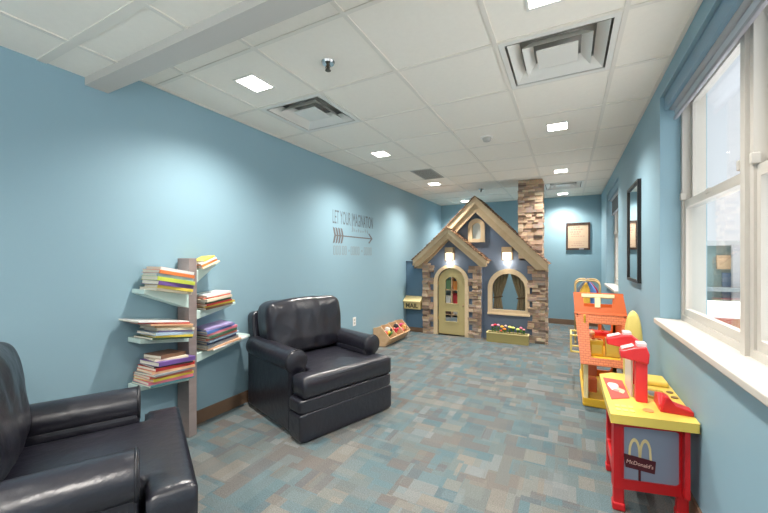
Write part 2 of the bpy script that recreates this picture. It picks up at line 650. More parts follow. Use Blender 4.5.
# windows: double-hung white units side by side
def window(name, y0, y1, z0, z1, x=0.665):
    root = structure(empty(name, (x, (y0 + y1) / 2, z0)))
    fw = .034
    MB().shape([rect(y0, y1, z0, z1), rect(y0 + fw, y1 - fw, z0 + fw, z1 - fw)], x, x + .12, 'yz').build('window_frame', M_white, root, bevel=.006)
    zm = 1.635
    a0, a1 = y0 + fw, y1 - fw
    # upper sash sits outside, lower sash inside
    up = MB().shape([rect(a0, a1, zm - .02, z1 - fw), rect(a0 + .032, a1 - .032, zm + .03, z1 - fw - .05)], x + .045, x + .078, 'yz').build('upper_sash', M_white, root, bevel=.005)
    MB().box((x + .060, a0 + .028, zm + .02), (x + .064, a1 - .028, z1 - fw - .04)).build('window_pane', GLASS, up)
    lo = MB().shape([rect(a0, a1, z0 + fw, zm + .025), rect(a0 + .032, a1 - .032, z0 + fw + .045, zm - .022)], x + .01, x + .042, 'yz').build('lower_sash', M_white, root, bevel=.005)
    MB().box((x + .024, a0 + .028, z0 + fw + .04), (x + .028, a1 - .028, zm - .015)).build('window_pane', GLASS, lo)
    MB().box((x + .005, (a0 + a1) / 2 - .03, zm + .005), (x + .03, (a0 + a1) / 2 + .03, zm + .03)).build('sash_lock', M_white, root, bevel=.004)
    b = MB()
    for yy in (y0 + fw + .004, y1 - fw - .004):
        b.box((x - .012, yy - .012, zm + .03), (x + .018, yy + .012, zm + .075))
    b.build('tilt_latch', M_white, root, bevel=.004)
    return root
ZB = SZ + .034
window('window_1', 2.03, 2.985, ZB, HZ - .002)
window('window_2', 1.03, 1.985, ZB, HZ - .002)
window('window_3', 0.03, 0.985, ZB, HZ - .002)
window('window_4', -0.97, -0.015, ZB, HZ - .002)
window('window_5', -1.69, -1.015, ZB, HZ - .002)
window('window_6', 5.98, 6.715, ZB, HZ2 - .002)
window('window_7', 5.225, 5.94, ZB, HZ2 - .002)
b = MB()
for y in (2.0075, 1.0075, .0075, -.9925): b.box((.650, y - .0215, ZB), (.75, y + .0215, HZ - .002))
b.box((.650, 5.941, ZB), (.75, 5.979, HZ2 - .002))
structure(b.build('trim_mullion', M_white))

# roller blinds drawn up under the lintel
M_blind = mat('blue_blind_fascia', (120, 152, 172), 0.5)
M_blindc = mat('translucent_grey_blind', (196, 200, 206), 0.6)
def blind(y0, y1, z1, label, drop=0.0):
    root = empty('roller_blind', (.62, (y0 + y1) / 2, z1))
    MB().box((.575, y0 + .01, z1 - .10), (.60, y1 - .01, z1 - .004)).build('blind_fascia', M_blind, root, bevel=.004)
    MB().cyl((.625, y0 + .02, z1 - .075), (.625, y1 - .02, z1 - .075), .034, n=20).build('blind_roll', M_blindc, root, smooth=True)
    MB().box((.626, y0 + .03, z1 - .155 - drop), (.63, y1 - .03, z1 - .08)).build('blind_cloth', M_blindc if not drop else mat('dark_blind_cloth', (92, 94, 98), .7), root)
    MB().box((.618, y0 + .03, z1 - .175 - drop), (.638, y1 - .03, z1 - .155 - drop)).build('hem_bar', M_grey, root, bevel=.004)
    tag(root, label, 'blind', 'roller blinds in the window recesses')
blind(-1.69, 2.98, HZ, 'long blue-grey roller blind rolled up above the bank of white windows')
blind(5.23, 6.71, HZ2, 'narrow dark roller blind pulled partly down in the small window beyond the mirror', .16)

# ------------------------------------------------------------------ ceiling fixtures
def spot(root, loc):
    l = bpy.data.lights.new('downlight_beam', 'SPOT')
    l.energy = LAMP_W * 4
    l.spot_size = R(142)
    l.spot_blend = 1.0
    l.shadow_soft_size = 0.07
    l.color = (1.0, 0.945, 0.875)
    o = bpy.data.objects.new('downlight_beam', l)
    scn.collection.objects.link(o)
    o.parent = root
    o.location = (0, 0, -.02)
    return o
def downlight(x, y, z, label):
    root = empty('ceiling_light', (x, y, z))
    MB().shape([rect(x - .092, x + .092, y - .105, y + .105), rect(x - .078, x + .078, y - .09, y + .09)], z - .006, z - .0005, 'xy').build('light_frame', M_metalwhite, root, bevel=.002)
    MB().box((x - .078, y - .09, z - .004), (x + .078, y + .09, z - .001)).build('light_diffuser', M_diffuser, root)
    spot(root, (x, y, z))
    tag(root, label, 'ceiling light', 'recessed ceiling lights')
LXs, RXs = -1.905, -0.085
for i, y in enumerate((1.73, 3.57, 5.40, 7.33)):
    downlight(LXs, y, CZ, ['square recessed ceiling light beside the corner-slotted air vent near the beam',
                           'square recessed ceiling light second along the row over the armchairs',
                           'square recessed ceiling light just beyond the flat grey grille',
                           'square recessed ceiling light behind the peak of the playhouse roof'][i])
    downlight(RXs, y, CZ, ['square recessed ceiling light cut off at the picture top beside the big air vent',
                           'square recessed ceiling light beyond the big air vent on the window side',
                           'square recessed ceiling light between chimney top and far vent',
                           'square recessed ceiling light closest to the back wall past the far vent'][i])
for y in (-0.45, -1.5):
    for x in (LXs, RXs):
        downlight(x, y, CZN, 'square recessed light in the lower ceiling this side of the beam')

def air_vent(x, y, label, s=0.585, far=False):
    root = empty('air_vent', (x, y, CZ))
    z = CZ
    MB().shape([rect(x - .292, x + .292, y - .292, y + .292), rect(x - .262, x + .262, y - .262, y + .262)], z - .007, z - .001, 'xy').build('vent_frame', M_metalwhite, root, bevel=.002)
    b = MB()
    for (lo, hi) in (((-.268, -.268, 0), (-.264, .268, .10)), ((.264, -.268, 0), (.268, .268, .10)), ((-.264, -.268, 0), (.264, -.264, .10)), ((-.264, .264, 0), (.264, .268, .10)), ((-.268, -.268, .10), (.268, .268, .105))):
        b.box((x + lo[0], y + lo[1], z + lo[2]), (x + hi[0], y + hi[1], z + hi[2]))
    b.build('vent_throat', mat('vent_throat_grey', (165, 162, 156), .7), root)
    def ring(h0, z0, h1, z1, n):
        b = MB()
        for dz in (0, .003):
            for sx, sy in ((1, 0), (-1, 0), (0, 1), (0, -1)):
                if sx:
                    q = [(x + sx * h0, y - h0, z0 + dz), (x + sx * h0, y + h0, z0 + dz), (x + sx * h1, y + h1, z1 + dz), (x + sx * h1, y - h1, z1 + dz)]
                else:
                    q = [(x - h0, y + sy * h0, z0 + dz), (x + h0, y + sy * h0, z0 + dz), (x + h1, y + sy * h1, z1 + dz), (x - h1, y + sy * h1, z1 + dz)]
                b._face([b.v(p) for p in q])
        return b.build(n, M_metalwhite, root, recalc=False)
    ring(.195, z + .052, .250, z - .004, 'vent_cone')
    ring(.125, z + .050, .178, z - .002, 'vent_cone')
    MB().shape([rrect(x - .108, x + .108, y - .108, y + .108, .006)], z + .002, z + .008, 'xy').build('vent_core', M_metalwhite, root, bevel=.004)
    tag(root, label, 'air vent', 'square ceiling air vents')
air_vent(-1.895, 2.335, 'square stepped ceiling air vent close to the long blue wall')
air_vent(-0.056, 2.335, 'big square stepped ceiling air vent nearest the windows')
air_vent(-0.07, 6.53, 'small-looking square ceiling vent near the back wall beside the chimney')
root = empty('return_grille', (-1.77, 4.74, CZ))
MB().shape([rect(-1.92, -1.62, 4.45, 5.03), rect(-1.90, -1.64, 4.47, 5.01)], CZ - .007, CZ - .0005, 'xy').build('grille_frame', mat('grille_grey', (172, 168, 160), .5), root)
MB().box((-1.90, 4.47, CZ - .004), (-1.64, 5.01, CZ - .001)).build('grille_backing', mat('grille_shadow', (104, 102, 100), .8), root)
b = MB()
for i in range(18):
    y = 4.485 + i * .03
    b.box((-1.90, y - .006, -.0012), (-1.64, y + .006, .0012), Matrix.Translation((0, 0, CZ - .006)))
b.build('grille_slats', mat('grille_grey', (172, 168, 160), .5), root)
tag(root, 'flat grey slatted return grille in the ceiling', 'grille')
def sprinkler(x, y, label):
    root = empty('fire_sprinkler', (x, y, CZ))
    MB().cyl((x, y, CZ - .012), (x, y, CZ), .036, .042, 20).build('escutcheon', mat('chrome', (190, 190, 190), .2, 1.0), root, smooth=False)
    b = MB()
    b.cyl((x, y, CZ - .04), (x, y, CZ - .012), .009, n=10)
    for s_ in (-1, 1):
        b.tube([(x + s_ * .008, y, CZ - .015), (x + s_ * .018, y, CZ - .03), (x + s_ * .006, y, CZ - .05)], .003, 6)
    b.cyl((x, y, CZ - .053), (x, y, CZ - .05), .018, n=12)
    b.build('sprinkler_head', mat('dark_brass', (96, 88, 76), .35, .8), root, smooth=False)
    tag(root, label, 'sprinkler', 'ceiling fire sprinklers')
sprinkler(-1.30, 1.75, 'chrome fire sprinkler in the tile beside the near ceiling light')
sprinkler(-1.33, 6.18, 'small fire sprinkler above the peak of the playhouse')
root = empty('smoke_detector', (-.71, 3.56, CZ))
MB().cyl((-.71, 3.56, CZ - .012), (-.71, 3.56, CZ), .06, .062, 24).build('detector_base', M_whitep, root, bevel=.003)
MB().cyl((-.71, 3.56, CZ - .045), (-.71, 3.56, CZ - .012), .032, .046, 24).build('detector_head', mat('detector_grey', (190, 187, 180), .5), root, bevel=.005)
tag(root, 'round white smoke detector on the middle ceiling tile', 'smoke detector')

# ------------------------------------------------------------------ wall decal
root = empty('wall_decal', (LX, 4.05, 1.65))
M_dec = mat('decal_dark_grey', (96, 108, 114), .7)
M_dec2 = mat('decal_light_grey', (140, 156, 162), .7)
def wall_text(txt, y0, y1, z, h, m, name):
    b = MB()
    M0 = Matrix.Translation((0, 0, 0))
    b.text(txt, 1.0, M0)
    xs = [v.co.x for v in b.bm.verts]; ys = [v.co.y for v in b.bm.verts]
    w_, h_ = max(xs) - min(xs), max(ys) - min(ys)
    mx, my = (max(xs) + min(xs)) / 2, (max(ys) + min(ys)) / 2
    for v in b.bm.verts:
        x, y, q = v.co
        v.co = (LX + .0012 + q * .5, (y0 + y1) / 2 + (x - mx) / w_ * (y1 - y0), z + (y - my) / h_ * h)
    b.build(name, m, root)
wall_text('LET YOUR IMAGINATION', 3.53, 4.53, 1.80, .17, M_dec, 'lettering')
# the two fainter lines cannot be read in the photo: small letter-like strokes of the same size and spacing
b = MB()
y = 3.97
for hh, g in ((.085, .03), (.045, .045), (.03, .05), (.05, .06), (.032, .055), (.03, .06), (.055, .06), (.045, .03)):
    b.box((LX, y, 1.640), (LX + .002, y + .014, 1.640 + hh))
    b.box((LX, y, 1.640 + hh * .45), (LX + .002, y + .030, 1.640 + hh * .45 + .010))
    y += .026 + g * .6
b.build('lettering', M_dec2, root)
b = MB()
for y0, n in ((3.545, 3), (3.735, 2), (3.935, 4), (4.275, 4)):
    for k in range(n):
        y = y0 + k * .058
        b.shape([rrect(y, y + .044, 1.325, 1.445, .015), rrect(y + .012, y + .032, 1.338, 1.432, .008)], LX + .0005, LX + .002, 'yz')
for y in (3.895, 4.222):
    b.shape([[(y + .016 * math.cos(t), 1.385 + .016 * math.sin(t)) for t in [math.pi * k / 6 for k in range(12)]]], LX + .0005, LX + .002, 'yz')
b.build('lettering', M_dec2, root)
b = MB()
b.box((LX, 3.60, 1.562), (LX + .002, 4.47, 1.578))
for s_ in (-1, 1):
    b.prism([(4.52, 1.57), (4.42, 1.57 + s_ * .075), (4.405, 1.57 + s_ * .06), (4.48, 1.57)], 'x', LX, LX + .0022)
    for k in range(4):
        y = 3.535 + k * .055
        b.prism([(y, 1.57 + s_ * .10), (y + .035, 1.57 + s_ * .09), (y + .065, 1.57), (y + .03, 1.57)], 'x', LX, LX + .0018)
b.build('arrow', mat('decal_arrow_brown', (104, 102, 102), .7), root)
tag(root, 'grey lettering with a feathered arrow on the blue wall', 'wall decal')

root = empty('wall_outlet', (LX, 4.02, .43))
MB().box((LX, 3.985, .375), (LX + .006, 4.055, .49)).build('cover_plate', M_whitep, root, bevel=.002)
b = MB()
for z in (.41, .455): b.box((LX + .006, 4.005, z - .014), (LX + .008, 4.035, z + .014))
b.build('socket', M_white, root)
tag(root, 'white electrical outlet on the blue wall behind the armchair', 'outlet')

# ------------------------------------------------------------------ pictures and mirror
root = empty('wall_mirror', (RX, 3.95, 1.52))
MB().shape([rect(3.665, 4.275, 1.07, 1.965), rect(3.69, 4.25, 1.095, 1.94)], RX - .028, RX - .001, 'yz').build('mirror_frame', M_black, root, bevel=.004)
MB().box((RX - .016, 3.685, 1.09), (RX - .012, 4.255, 1.945)).build('mirror_glass', M_mirror, root)
tag(root, 'tall black-framed mirror hanging between the windows', 'mirror')
root = empty('framed_poster', (.17, BY, 1.70))
MB().shape([rect(-.032, .371, 1.445, 1.965), rect(.0, .34, 1.48, 1.93)], BY - .03, BY - .001).build('picture_frame', mat('dark_brown_frame', (62, 46, 40), .45), root, bevel=.004)
M_post_p = mat('poster_paper', (188, 164, 138), .6, var=(9, .06))
pp = MB().box((.0, BY - .014, 1.48), (.34, BY - .006, 1.93)).build('poster_print', M_post_p, root)
b = MB()
random.seed(3)
for z, h, x0, x1 in ((1.885, .03, .02, .20), (1.835, .026, .05, .26), (1.79, .03, .03, .22), (1.75, .02, .05, .19), (1.705, .012, .06, .28), (1.60, .006, .0, .34), (1.57, .01, .10, .24), (1.53, .012, .06, .28)):
    x = x0
    while x < x1:
        w = random.uniform(.012, .04)
        b.box((x, BY - .0150, z - h / 2), (min(x + w, x1), BY - .0142, z + h / 2))
        x += w + random.uniform(.006, .014)
b.build('poster_lettering', mat('poster_ink_mauve', (170, 132, 118), .7), pp)
MB().box((.19, BY - .036, 1.452), (.27, BY - .030, 1.472)).build('name_plate', M_grey, root)
tag(root, 'dark-framed beige lettered poster on the back wall', 'picture')
# ------------------------------------------------------------------ outside the windows
GZ = -2.6
structure(MB().box((-60, -60, GZ - .2), (90, 110, GZ)).build('ground', mat('snowy_ground', (196, 198, 202), .9, var=(.4, .06))))
bl = empty('storefront_building', (12, 34, GZ))
M_bld = mat('grey_green_siding', (106, 124, 120), .8, var=(1.5, .08))
MB().box((2, 34, GZ), (30, 44, 2.2)).build('building_wall', M_bld, bl)
MB().box((1.8, 33.6, 2.2), (30.2, 44.2, 2.55)).build('roof_edge', mat('pale_cornice', (160, 164, 164), .8), bl)
MB().box((9.6, 33.8, 0.5), (20, 34, 1.5)).build('sign_band', mat('tan_sign_band', (170, 146, 116), .8), bl)
b = MB()
for i in range(7):
    x = 9.9 + i * 2.6
    b.box((x, 33.85, -2.2), (x + 1.8, 34.02, .25))
b.build('shop_window', mat('dark_shop_glass', (86, 104, 122), .2), bl)
for x in (10.25, 17.0): MB().box((x, 33.2, GZ), (x + .4, 33.5, 2.2)).build('porch_post', mat('white_post', (150, 152, 154), .6), bl)
MB().box((2, 32.6, -1.05), (30, 33.9, -.80)).build('awning', mat('pale_awning', (120, 130, 132), .7), bl)
tag(bl, 'grey-green shop building seen outside through the lower window sash', 'building')
sh = empty('brick_shed', (8.6, 24, GZ))
MB().box((6.3, 22.5, GZ), (16, 26, -1.55)).build('brick_wall', mat_shingle('red_brick', (150, 84, 70), (176, 160, 150), .24, .08), sh)
MB().prism([(22.2, -1.55), (26.3, -1.55), (26.3, -1.45), (24.2, -.92), (22.2, -1.42)], 'x', 6.1, 16.2).build('snowy_roof', mat('snow_white', (190, 192, 194), .8), sh)
tag(sh, 'low red brick shed with a white roof outside the window', 'building')

# ------------------------------------------------------------------ the indoor playhouse
house = empty('playhouse', (-1.25, 5.75, 0))
YD, YM = 5.72, 5.80            # wall planes of the porch bay and of the main front
def stone(rects_, y_front, y_back, name='stone_veneer', seed=1):
    """ledge stone: thin stones of uneven length and depth; rects_ = (x0,x1,z0,z1,depth axis free)"""
    rnd = random.Random(seed)
    b = MB()
    for (x0, x1, z0, z1) in rects_:
        z = z0
        while z < z1 - .006:
            h = min(rnd.choice((.028, .034, .042, .05, .06)), z1 - z)
            x = x0 + rnd.uniform(-.006, .004)
            while x < x1 - .006:
                w = min(rnd.uniform(.06, .16), x1 + rnd.uniform(-.004, .008) - x)
                if x1 - (x + w) < .035: w = x1 + rnd.uniform(-.004, .006) - x
                d = rnd.choice((0, .008, .018, .032, .042)) + rnd.uniform(0, .006)
                yf = y_front + d
                j = lambda: rnd.uniform(-.003, .003)
                vs = [b.v(p) for p in ((x + .001, yf + j(), z + .001 + j() * .4), (x + w - .001, yf + j(), z + .001 + j() * .4), (x + w - .001, yf + j(), z + h - .001 + j() * .4), (x + .001, yf + j(), z + h - .001 + j() * .4))]
                vb = [b.v(p) for p in ((x, y_back, z), (x + w, y_back, z), (x + w, y_back, z + h), (x, y_back, z + h))]
                b._face(vs)
                for i in range(4):
                    b._face([vs[i], vb[i], vb[(i + 1) % 4], vs[(i + 1) % 4]])
                x += w
            z += h
    return b.build(name, M_stone, house)

# main front with its openings: big window, attic window and the doorway inside the bay
gx0, gx1, gpx, gpz = -2.36, -.30, -1.335, 2.22
main_outline = [(gx0, 0), (gx1, 0), (gx1, 1.20), (gpx, gpz), (gx0, 1.20)]
win_hole = arch(-1.07, -.575, .475, 1.045)
attic_hole = arch(-1.385, -1.25, 1.60, 1.86)
door_hole0 = rect(-2.06, -1.40, .01, 1.16)
MB().shape([main_outline, win_hole, attic_hole, door_hole0], YM, YM + .05).build('front_wall', M_house, house)
# porch bay wall
bay_outline = [(-2.17, 0), (-1.225, 0), (-1.225, 1.30), (-1.73, 1.74), (-2.17, 1.36)]
door_hole = arch(-1.955, -1.49, .0, 1.125)
MB().shape([bay_outline, door_hole], YD, YD + .075).build('bay_wall', M_house, house)
MB().box((gx1 - .05, YM + .05, 0), (gx1, 6.20, 1.17)).build('side_wall', mat('side_wall_pale', (196, 202, 204), .6), house)
# blue wing panel beside the bay
MB().box((LX + .002, 5.735, .07), (-2.16, 5.78, 1.215)).build('wing_panel', M_wing, house)
MB().box((LX + .002, 5.725, 1.215), (-2.16, 5.79, 1.235)).build('wing_cap', mat('wing_cap_blue', (72, 92, 112), .6), house)
MB().box((LX + .002, 5.722, 0), (-2.16, 5.735, .075)).build('wing_base', M_base, house)
# stone piers with toothed inner edges (blue wall shows in the notches)
def pier(x0, x1, z1, inner, seed, yf, yb):
    rects_ = []
    z, k = 0.0, 0
    notch = .068
    while z < z1 - .01:
        h = .115 if k % 2 == 0 else .095
        h = min(h, z1 - z)
        if k % 2 == 0:
            rects_.append((x0, x1, z, z + h))
        else:
            rects_.append((x0 + (notch if inner < 0 else 0), x1 - (notch if inner > 0 else 0), z, z + h))
        z += h
        k += 1
    return stone(rects_, yf, yb, seed=seed)
pier(-2.215, -2.022, 1.20, 1, 3, YD - .07, YD)
pier(-1.428, -1.225, 1.17, -1, 5, YD - .07, YD)
pier(-.545, -.295, 1.19, -1, 7, YM - .07, YM)
stone([(-.30, -.262, .0, 1.19)], YM - .055, YM + .10, seed=8)
# chimney: three stone faces around a core
MB().box((-.665, YM + .0, 1.25), (-.345, 6.06, 2.48)).build('chimney_core', mat('mortar_grey', (120, 108, 96), .9), house)
stone([(-.68, -.335, 1.28, 2.478)], YM - .055, YM, 'chimney_stone', 11)
rnd = random.Random(12)
b = MB()
for xs_, sg in ((-.665, -1), (-.345, 1)):
    z = 1.28
    while z < 2.47:
        h = min(rnd.choice((.03, .038, .046, .056)), 2.478 - z)
        y = YM
        while y < 6.06:
            w = min(rnd.uniform(.07, .16), 6.065 - y)
            d = rnd.uniform(.005, .022) * sg
            b.box((min(xs_, xs_ + d), y, z), (max(xs_, xs_ + d), y + w - .001, z + h - .001))
            y += w
        z += h
b.build('chimney_stone', M_stone, house)

# gables: bargeboards in two steps, shingled roof behind them
def gable(px, pz, lx, lz, rx, rz, y_f, y_b, w, name):
    """outer apex, outer (top edge) tips; boards of vertical width w"""
    def board(dz0, dz1, ya, yb, m, nm, ext=0.0):
        sl, sr = (pz - lz) / (px - lx), (pz - rz) / (rx - px)
        L0, R0 = lx - ext, rx + ext
        lz_, rz_ = pz - sl * (px - L0), pz - sr * (R0 - px)
        zc = min(lz_, rz_) - dz0 - max(.02, (w - .015) * .55 - dz0 * .6)
        zc = max(zc, min(lz, rz) - .125)
        xr, xl = px + (pz - dz1 - zc) / sr, px - (pz - dz1 - zc) / sl
        if dz1 < .08:
            lp = [(px, pz - dz0), (R0, rz_ - dz0), (R0 - .012, rz_ - dz1), (px, pz - dz1), (L0 + .012, lz_ - dz1), (L0, lz_ - dz0)]
        else:
            lp = [(px, pz - dz0), (R0, rz_ - dz0), (R0, zc), (xr, zc), (px, pz - dz1), (xl, zc), (L0, zc), (L0, lz_ - dz0)]
        return MB().shape([lp], ya, yb).build(nm, m, house, bevel=.004)
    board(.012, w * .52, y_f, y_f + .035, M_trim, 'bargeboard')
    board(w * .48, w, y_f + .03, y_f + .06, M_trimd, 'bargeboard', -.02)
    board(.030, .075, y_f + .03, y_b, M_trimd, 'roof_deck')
    # shingles, course by course
    rnd = random.Random(int(px * 100) + 50)
    b = MB()
    for (tx, tz) in ((lx, lz), (rx, rz)):
        d = Vector((tx - px, 0, tz - pz)); L = d.length; d.normalize()
        up = Vector((-d.z, 0, d.x))
        if up.z < 0: up = -up
        n = int(L / .055)
        for i in range(n + 1):
            t0 = i * .055 - .005
            y = y_f - .022
            while y < y_b:
                wd = min(rnd.uniform(.06, .12), y_b - y)
                th = rnd.uniform(.010, .018)
                t1 = min(t0 + .075, L + .02)
                A = Vector((px, 0, pz - .03)) + d * t0
                B = Vector((px, 0, pz - .03)) + d * t1
                q = []
                for P0, k0, k1 in ((A, .002, .002 + th * .4), (B, .012, .012 + th)):
                    for yy in (y, y + wd - .002):
                        for k in (k0, k1):
                            p = P0 + up * k
                            q.append(b.v((p.x, yy, p.z)))
                for f in ((0, 2, 3, 1), (4, 5, 7, 6), (0, 1, 5, 4), (2, 6, 7, 3), (0, 4, 6, 2), (1, 3, 7, 5)):
                    b._face([q[j] for j in f])
                y += wd
    b.build('shingle_roof', M_shingle, house)
gable(-1.745, 1.815, -2.345, 1.285, -1.115, 1.275, 5.56, 5.95, .215, 'bay')
gable(-1.318, 2.300, -2.36, 1.262, -.262, 1.232, 5.665, 6.15, .275, 'main')

# door
door = MB().shape([arch(-1.950, -1.494, .012, 1.12), arch(-1.832, -1.622, .525, .975), rect(-1.832, -1.622, .225, .395)], YD + .02, YD + .05).build('playhouse_door', M_door, house, bevel=.003)
MB().shape([arch(-1.846, -1.608, .511, .989), arch(-1.832, -1.622, .525, .975)], YD + .010, YD + .024).build('door_light_trim', M_door, door)
MB().shape([rect(-1.846, -1.608, .211, .409), rect(-1.832, -1.622, .225, .395)], YD + .010, YD + .024).build('door_light_trim', M_door, door)
b = MB()
for z in (.28, .86):
    b.cyl((-1.952, YD + .012, z - .03), (-1.952, YD + .012, z + .03), .006, n=8)
b.build('door_hinge', M_sconceb, door)
MB().ball((-1.525, YD + .005, .50), .016, n=6).build('door_knob', M_sconceb, door, smooth=True)
MB().shape([arch(-2.022, -1.427, .0, 1.178), arch(-1.955, -1.49, -.001, 1.125)], YD - .03, YD + .02).build('door_frame', M_trim, house, bevel=.004)
# arched window
wf = MB().shape([arch(-1.135, -.515, .405, 1.12), arch(-1.07, -.575, .475, 1.045)], YM - .045, YM + .02).build('arched_window_frame', M_trim, house, bevel=.005)
MB().box((-1.14, YM - .06, .395), (-.51, YM + .02, .425)).build('window_ledge', M_trim, wf, bevel=.004)
# attic window
af = MB().shape([arch(-1.452, -1.185, 1.545, 1.93), arch(-1.385, -1.25, 1.60, 1.86)], YM - .04, YM + .02).build('attic_window_frame', M_trim, house, bevel=.005)
MB().shape([arch(-1.39, -1.245, 1.595, 1.865)], YM + .0, YM + .008).build('attic_pane', M_frost, af)

def sconce(x, y, z0, z1, w, label=None):
    h = z1 - z0
    s = MB().box((x - w / 2, y - .012, z0 + h * .06), (x + w / 2, y, z1)).build('wall_sconce', M_sconceb, house, bevel=.003)
    MB().box((x - w / 2, y - .10, z0 + h * .60), (x + w / 2, y - .012, z1)).build('sconce_cap', M_sconceb, s, bevel=.004)
    b = MB()
    for sx in (-1, 1):
        b.box((x + sx * (w / 2 - .006) - .006, y - .10, z0 + .01), (x + sx * (w / 2 - .006) + .006, y - .088, z0 + h * .6))
    b.box((x - w / 2, y - .10, z0), (x + w / 2, y - .088, z0 + .012))
    b.build('sconce_cage', M_sconceb, s)
    MB().box((x - w / 2 + .016, y - .085, z0 + .014), (x + w / 2 - .016, y - .018, z0 + h * .6)).build('sconce_shade', M_sconce, s, bevel=.004)
    l = bpy.data.lights.new('sconce_bulb', 'POINT')
    l.energy = SCONCE_W
    l.color = (1.0, .92, .82)
    l.shadow_soft_size = .03
    lo = bpy.data.objects.new('sconce_bulb', l)
    scn.collection.objects.link(lo)
    lo.parent = s
    lo.location = Vector((x, y - .06, z0 - .03)) - Vector(house.location)
sconce(-1.735, YD, 1.235, 1.465, .14)
sconce(-.838, YM, 1.25, 1.46, .155)
tag(house, 'blue-grey indoor playhouse with tan gables, stone piers and chimney', 'playhouse')

# curtains behind the arched window
def curtain(sgn, label):
    cx = -.8225
    root = empty('curtain', (cx + sgn * .16, 5.90, .42))
    b = MB()
    nz, nx = 26, 40
    grid = []
    for i in range(nz + 1):
        z = 1.10 - i / nz * .66
        if z > .66:
            t = (1.10 - z) / .44
            inner = .005 + .125 * t ** 1.3
            outer = .285 - .05 * t ** 2
        else:
            t = (.66 - z) / .22
            inner = .13 - .035 * t
            outer = .235 + .02 * t
        row = []
        for j in range(nx + 1):
            u = j / nx
            x = cx + sgn * (inner + (outer - inner) * u)
            y = 5.90 + .018 * math.sin(u * 2 * math.pi * 4.5 + .6) * (0.6 + .4 * abs(z - .66) / .44)
            row.append(b.v((x, y, z)))
        grid.append(row)
    for i in range(nz):
        for j in range(nx):
            b._face([grid[i][j], grid[i][j + 1], grid[i + 1][j + 1], grid[i + 1][j]])
    o = b.build('curtain_cloth', M_curtain, root, smooth=True)
    sm = o.modifiers.new('thickness', 'SOLIDIFY'); sm.thickness = .004
    MB().tube([(cx + sgn * (.182 + .068 * math.cos(a)), 5.90 + .032 * math.sin(a), .66 + .012 * sgn * math.cos(a)) for a in [2 * math.pi * k / 18 for k in range(18)]], .010, 8, True).build('curtain_tie', M_tie, root, smooth=True)
    MB().cyl((cx + sgn * .002, 5.90, 1.105), (cx + sgn * .29, 5.90, 1.105), .008, n=10).build('curtain_rod', M_tie, root, smooth=True)
    tag(root, label, 'curtain', 'tied curtains in the playhouse window')
curtain(-1, 'olive-brown tied curtain on the door side of the arched playhouse window')
curtain(1, 'olive-brown tied curtain on the chimney side of the arched playhouse window')

# toy shelf glimpsed through the door
root = empty('storage_shelf', (-2.24, 7.58, 0))
for x in (-2.52, -2.245, -1.95):
    MB().box((x - .012, 7.48, 0), (x + .012, 7.68, 1.2)).build('shelf_side', M_birch, root)
for z in (.06, .30, .60, .90, 1.20):
    MB().box((-2.53, 7.48, z - .018), (-1.94, 7.68, z)).build('shelf_board', M_birch, root)
tag(root, 'light wooden toy shelf inside the playhouse behind the olive door', 'shelf')
for (x0, x1, z0, h, c, nm) in ((-2.224, -2.11, .30, .20, (190, 50, 54), 'dark red'), (-2.39, -2.265, .30, .15, (224, 220, 214), 'white'), (-2.224, -2.13, .60, .17, (220, 140, 66), 'orange'),
                               (-2.38, -2.265, .60, .20, (110, 140, 96), 'green'), (-2.40, -2.265, .06, .12, (84, 66, 60), 'dark brown'), (-2.22, -2.10, .06, .10, (214, 212, 210), 'pale grey')):
    r_ = empty('storage_box', ((x0 + x1) / 2, 7.58, z0))
    MB().prism([(x0 + .012, z0 + .001), (x1 - .012, z0 + .001), (x1, z0 + h), (x0, z0 + h)], 'y', 7.50, 7.66).build('box_body', mat('box_' + nm.replace(' ', '_'), c, .5), r_, bevel=.006)
    MB().box((x0 - .004, 7.495, z0 + h), (x1 + .004, 7.665, z0 + h + .014)).build('box_lid', mat('box_' + nm.replace(' ', '_'), c, .5), r_, bevel=.004)
    tag(r_, nm + ' storage box on the shelf seen through the playhouse door', 'box', 'boxes inside the playhouse')

# mailbox
root = empty('mailbox', (-2.39, 5.735, .50))
MB().box((-2.545, 5.62, .405), (-2.245, 5.734, .53)).build('mailbox_body', M_mail, root, bevel=.004)
MB().prism([(5.60, .525), (5.734, .525), (5.734, .625), (5.715, .625), (5.60, .545)], 'x', -2.550, -2.232).build('mailbox_lid', mat('mailbox_lid_pale', (224, 204, 150), .5), root, bevel=.004)
MB().text('MAIL', .105, Matrix.Translation((-2.395, 5.619, .462)) @ Matrix.Rotation(R(90), 4, 'X'), .001, 1.0, bold=.003).build('lettering', mat('mailbox_ink', (74, 70, 50), .6), root)
tag(root, 'tan wooden mailbox lettered in dark on the blue playhouse panel', 'mailbox')

# planter and flowers
px0, px1, py0, py1 = -1.115, -.515, 5.56, 5.70
root = empty('flower_planter', ((px0 + px1) / 2, 5.63, 0))
b = MB()
b.box((px0, py0, .0), (px1, py0 + .014, .135)); b.box((px0, py1 - .014, .0), (px1, py1, .135))
b.box((px0, py0 + .014, .0), (px0 + .014, py1 - .014, .135)); b.box((px1 - .014, py0 + .014, .0), (px1, py1 - .014, .135)); b.box((px0 + .014, py0 + .014, 0), (px1 - .014, py1 - .014, .012))
b.build('planter_box', mat('olive_planter', (158, 146, 92), .6), root)
MB().shape([rect(px0 - .006, px1 + .006, py0 - .006, py1 + .006), rect(px0 + .012, px1 - .012, py0 + .012, py1 - .012)], .135, .147, 'xy').build('planter_rim', mat('pale_rim', (214, 196, 140), .6), root)
MB().box((px0 + .014, py0 + .014, .07), (px1 - .014, py1 - .014, .118)).build('soil', M_soil, root)
tag(root, 'olive wooden planter box standing under the arched playhouse window', 'planter')
